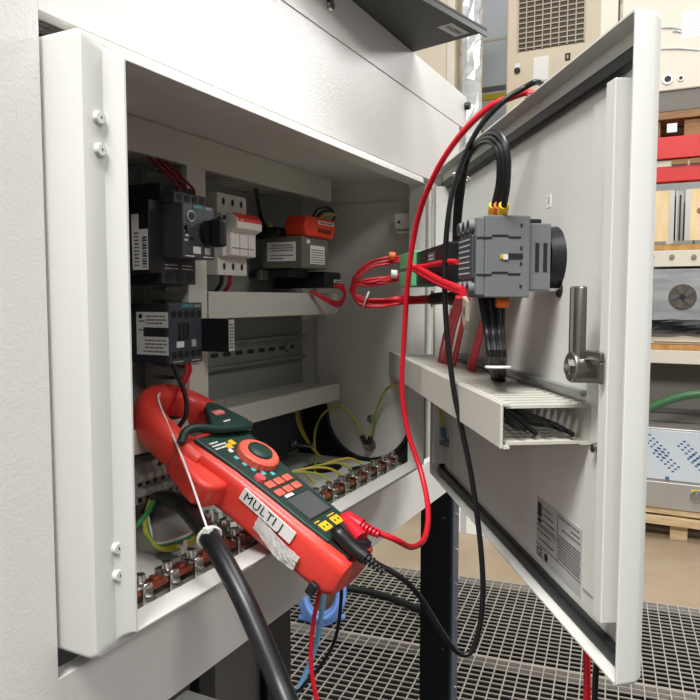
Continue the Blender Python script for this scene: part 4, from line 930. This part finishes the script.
pr_ = thing('steel_profile', 'thin steel profile standing between the two plywood crates', 'profile', (RXF+.03, bq(679.5, 215).y, zr(244.3))); bx('web', 'dull_steel', pr_, 0, .01, -.016, .016, .0005, zr(190)-zr(244.3), .001); bx('slot', 'ink', pr_, -.001, 0, -.005, .003, .012, zr(194)-zr(244.3)); bx('flange', 'steel_panel', pr_, -.010, -.0012, .010, .016, .0005, zr(190)-zr(244.3))
# fan unit in film
fa = thing('fan_unit', 'grey fan unit wrapped in clear plastic film on the lower shelf', 'fan', (RXF+.01, -.2, zr(322)))
fh = zr(268.5)-zr(322)
bx('housing', 'film_dark', fa, 0, .45, bq(760, 295).y+.2, bq(652, 295).y+.2, 0, fh, .006)
p_ = bq(682.5, 297); fc = Vector((0, p_.y+.2, p_.z-zr(322)))
MB().cyl(fc+Vector((-.004, 0, 0)), fc, .0600, n=32).build('fan_ring', 'grille_brown', fa, smooth=True)
for k in range(5):
    a = 2*PI*k/5; mb = MB(); mb.prism([(.012*math.cos(a), .012*math.sin(a)), (.054*math.cos(a-.35), .054*math.sin(a-.35)), (.056*math.cos(a+.2), .056*math.sin(a+.2)), (.016*math.cos(a+.7), .016*math.sin(a+.7))], lambda q_, r_, d: (fc.x+d, fc.y+q_, fc.z+r_), -.0075, -.0042); mb.build('fan_blade', 'cabinet_dark', fa)
MB().cyl(fc+Vector((-.009, 0, 0)), fc+Vector((-.004, 0, 0)), .013, n=16).build('fan_hub', 'black_plastic', fa, smooth=True)
rnd = random.Random(21); 
tray = thing('drawer_tray', 'beige tray under the wrapped fan unit', 'tray', (RXF+.01, -.2, zr(344.8))); bx('body', 'beige_metal', tray, .01, .45, -.60, bq(650, 330).y+.2, .0005, zr(328)-zr(344.8), .004)
bx('handle_strip', 'beige_light', tray, .0, .0098, -.58, bq(652, 330).y+.19, .012, .020, .002)
mb = MB(); G = []
for i in range(16):
    row = []
    for j in range(6):
        row.append((-.012-.02*math.sin(j*1.2+i)*.4+rnd.uniform(-.006, .006), .17-.05*i, .020+.012*j+rnd.uniform(-.006, .006)-(.010 if i > 6 else 0)))
    G.append(row)
vs = [p for r in G for p in r]; mb.add(vs, [(i*6+j, i*6+j+1, (i+1)*6+j+1, (i+1)*6+j) for i in range(15) for j in range(5)])
fo = mb.build('plastic_wrap', 'black_rubber'); fo.location = (RXF+.005, -.2, zr(337)); tag(fo, 'black and silver crumpled film hanging below the fan unit', 'film'); so = fo.modifiers.new('thick', 'SOLIDIFY'); so.thickness = .002
# dark block added for the shadow behind the hose
cv = thing('hose_shadow_block', 'dark grey block added for the shadow behind the green hose', 'shadow block', (RXF+.2, -.2, zr(429.6))); bx('body', 'shadow_and_plinth_grey', cv, 0, .4, -.62, .3, 0, zr(366)-zr(430.5), .004); bx('front_rib', 'cabinet_dark', cv, -.01, 0, -.62, .3, .05, .07)
wire('green_hose', 'dark green hose sagging in front of the shadow block', 'hose', [bq(600, 432)+Vector((-.02, 0, 0)), bq(645, 410)+Vector((-.02, 0, 0)), bq(665, 401)+Vector((-.02, 0, 0)), bq(685, 395)+Vector((-.02, 0, 0)), bq(705, 393)+Vector((-.02, 0, 0)), bq(740, 393)+Vector((-.02, 0, 0))], .020, 'green_hose', n=12)
# pallet and big beige box on top
tp = thing('wooden_pallet', 'brown wooden pallet resting on the red rack beam', 'pallet', (RXF, -.2, zr(136)))
hp = zr(104)-zr(136)
for k in range(3): bx('block', 'raw_wood', tp, .02+k*.26, .14+k*.26, bq(684, 125).y+.2-.42, bq(684, 125).y+.2, .0005, hp*.55, .003); bx('block', 'raw_wood', tp, .02+k*.26, .14+k*.26, .1, .26, .0005, hp*.55, .003)
for k in range(4): bx('deck_board', 'raw_wood', tp, .0+k*.2, .16+k*.2, -.66, .30, hp*.56, hp*.80, .003)
bx('tag', 'label_white', tp, -.003, .0, bq(677, 130).y+.2, bq(667, 130).y+.2, .02, .06) 
bb = thing('beige_cabinet', 'large beige metal cabinet wrapped in film on top of the rack', 'cabinet', (RXF, -.2, zr(136)+hp*.80+.0005)); b0 = zr(136)+hp*.80
bx('plinth', 'shadow_and_plinth_grey', bb, .0, .7, -.66, .28, 0, zr(90)-b0, .003); bx('body', 'beige_light', bb, -.01, .7, -.66, .28, zr(90)-b0, zr(-80)-b0, .006)
for x_, y_, r_ in ((668, 80, .018), (681, 79, .010)):
    p_ = bq(x_, y_); MB().cyl((-.016, p_.y+.2, p_.z-b0), (-.010, p_.y+.2, p_.z-b0), r_*1.35, n=20).build('port_ring', 'label_white', bb, smooth=True); MB().cyl((-.0165, p_.y+.2, p_.z-b0), (-.016, p_.y+.2, p_.z-b0), r_*.8, n=18).build('port_hole', 'ink', bb)
bx('paper_sheet', 'label_white', bb, -.0108, -.0102, bq(712, 20).y+.2, bq(682, 20).y+.2, zr(40)-b0, zr(14)-b0)
rws = [(.01, .10, .005+.018*k) for k in range(6)]
lines(Vector((-.0110, bq(683, 20).y+.2, zr(40)-b0)), Vector((0, -1, 0)), Z3, [(.012, .12, .015+.016*k) for k in range(6)], .004, seed=31).build('fine_print', 'label_grey', bb)
for k, (y_, x0, x1) in enumerate(((29, 661, 682), (32.5, 673, 682), (50, 660, 700))):
    a, b = bq(x0, y_), bq(x1, y_+1); MB().tube([(-.0115, a.y+.2, a.z-b0), (-.014, (a.y+b.y)/2+.2, (a.z+b.z)/2-b0+.004), (-.0115, b.y+.2, b.z-b0)], .004, 6).build('film_crease', 'film_silver', bb, smooth=True)

# ================================================================== BACKGROUND: BEHIND THE DOOR TOP
AXF = 4.6
def aq(x, y): return on(x, y, 0, AXF)
def zq(y, x=550): return on(x, y, 0, AXF).z
ac = thing('cooled_cabinet', 'tall beige cabinet with a louvred cooling unit behind the door', 'cabinet', (AXF, aq(552, 80).y, FZ))
yl, yr, y0_ = aq(506, 80).y, aq(601, 60).y, aq(552, 80).y
bx('body', 'beige_metal', ac, 0, .7, yr-y0_, yl-y0_, 0, zq(-90)-FZ, .012)
gl, gr = aq(519, 30).y-y0_, aq(585, 20).y-y0_; gt, gb = zq(-40)-FZ, zq(47, 552)-FZ
bx('louvre_recess', 'grille_brown', ac, -.004, -.0005, gr, gl, gb, gt)
nl = 17
for k in range(nl):
    z = gb+(gt-gb)*(k+.5)/nl; bx('louvre_slat', 'grille_bar', ac, -.014, -.0045, gr, gl, z-.0035, z+.0035)
for k in range(9):
    y = gr+(gl-gr)*k/8; bx('louvre_bar', 'grille_bar', ac, -.018, -.0145, y-.0035, y+.0035, gb, gt)
p_ = aq(567, 57); bx('socket', 'ink', ac, -.005, -.0002, p_.y-y0_-.022, p_.y-y0_+.012, p_.z-FZ-.024, p_.z-FZ+.024, .002); bx('socket_pin', 'grille_bar', ac, -.007, -.0052, p_.y-y0_-.010, p_.y-y0_, p_.z-FZ-.012, p_.z-FZ+.012)
p_ = aq(517.5, 71); MB().cyl((-.014, p_.y-y0_, p_.z-FZ), (-.0002, p_.y-y0_, p_.z-FZ), .020, n=16).build('lock', 'ink', ac, smooth=True); bx('lock_plate', 'label_white', ac, -.004, -.0002, p_.y-y0_-.018, p_.y-y0_+.018, p_.z-FZ+.022, p_.z-FZ+.050)
p_ = aq(541, 68); bx('notice', 'label_white', ac, -.003, -.0002, p_.y-y0_-.050, p_.y-y0_+.050, p_.z-FZ-.080, p_.z-FZ+.075)
# beige cabinet with film roll at left
BXF = 3.9
def cq(x, y): return on(x, y, 0, BXF)
y1_, y2_ = cq(395, 50).y, cq(455, 50).y
lc = thing('wrapped_cabinet', 'tall beige cabinet beside a column of silver wrapping film', 'cabinet', (BXF, y1_, FZ))
bx('body', 'beige_metal', lc, 0, .6, y2_-y1_, .25, 0, on(430, -90, 0, BXF).z-FZ, .01); bx('corner_profile', 'beige_light', lc, -.012, -.0005, y2_-y1_, y2_-y1_+.05, 0, on(430, -90, 0, BXF).z-FZ, .004)
ya, yb_ = cq(459.5, 50).y, cq(479, 50).y
rnd = random.Random(9); G = []
zt0, zt1 = FZ, on(470, -60, 0, BXF).z; NZ = 44
for i in range(NZ+1):
    z = zt0+(zt1-zt0)*i/NZ; ring_ = []
    for j in range(10):
        a = 2*PI*j/10; ry = (ya-yb_)/2*(1+rnd.uniform(-.22, .16)); rx = .07*(1+rnd.uniform(-.3, .3))
        ring_.append((rx*math.cos(a), ry*math.sin(a), z-FZ+rnd.uniform(-.02, .02)*(0 < i < NZ)))
    G.append(ring_)
ff = MB().rings(G).build('film_column', 'film_silver'); ff.location = (BXF+.04, (ya+yb_)/2, FZ); tag(ff, 'crumpled silver wrapping film standing as a tall column', 'film')
# yellow strip low on the far wall
ys = thing('guard_rail', 'far guard rail with a yellow stripe between the beige cabinets', 'rail', (5.6, on(495, 97, 0, 5.6).y, FZ)); zc_ = on(495, 97, 0, 5.6).z-FZ
bx('post', 'dull_steel', ys, 0, .04, -.6, -.56, 0, zc_); bx('post', 'dull_steel', ys, 0, .04, .56, .6, 0, zc_); bx('stripe', 'yellow_strip', ys, -.012, .02, -.7, .7, zc_-.02, zc_+.03, .003); bx('bar', 'dull_steel', ys, -.01, .02, -.7, .7, zc_+.05, zc_+.09, .003)
# open crate with wood behind the upper cover end
c = at(467, 138, 5.1)
wc = thing('wooden_crate', 'light wooden crate corner behind the machine end', 'crate', (c.x, c.y, FZ)); bx('board', 'plywood', wc, 0, .3, -.06, .08, 0, c.z-FZ+.07, .003); bx('top_board', 'osb', wc, -.01, .31, -.07, .09, c.z-FZ+.0705, c.z-FZ+.085, .002)
# white carton far on the floor
c = on(466, 541, 2, FZ); wb = thing('white_carton', 'white carton on the concrete beyond the grating', 'carton', (c.x+.1, c.y, FZ)); bx('box', 'label_white', wb, 0, .3, -.12, .2, .0005, .12, .003); bx('tape', 'label_grey', wb, -.001, 0, .03, .06, .0005, .12)
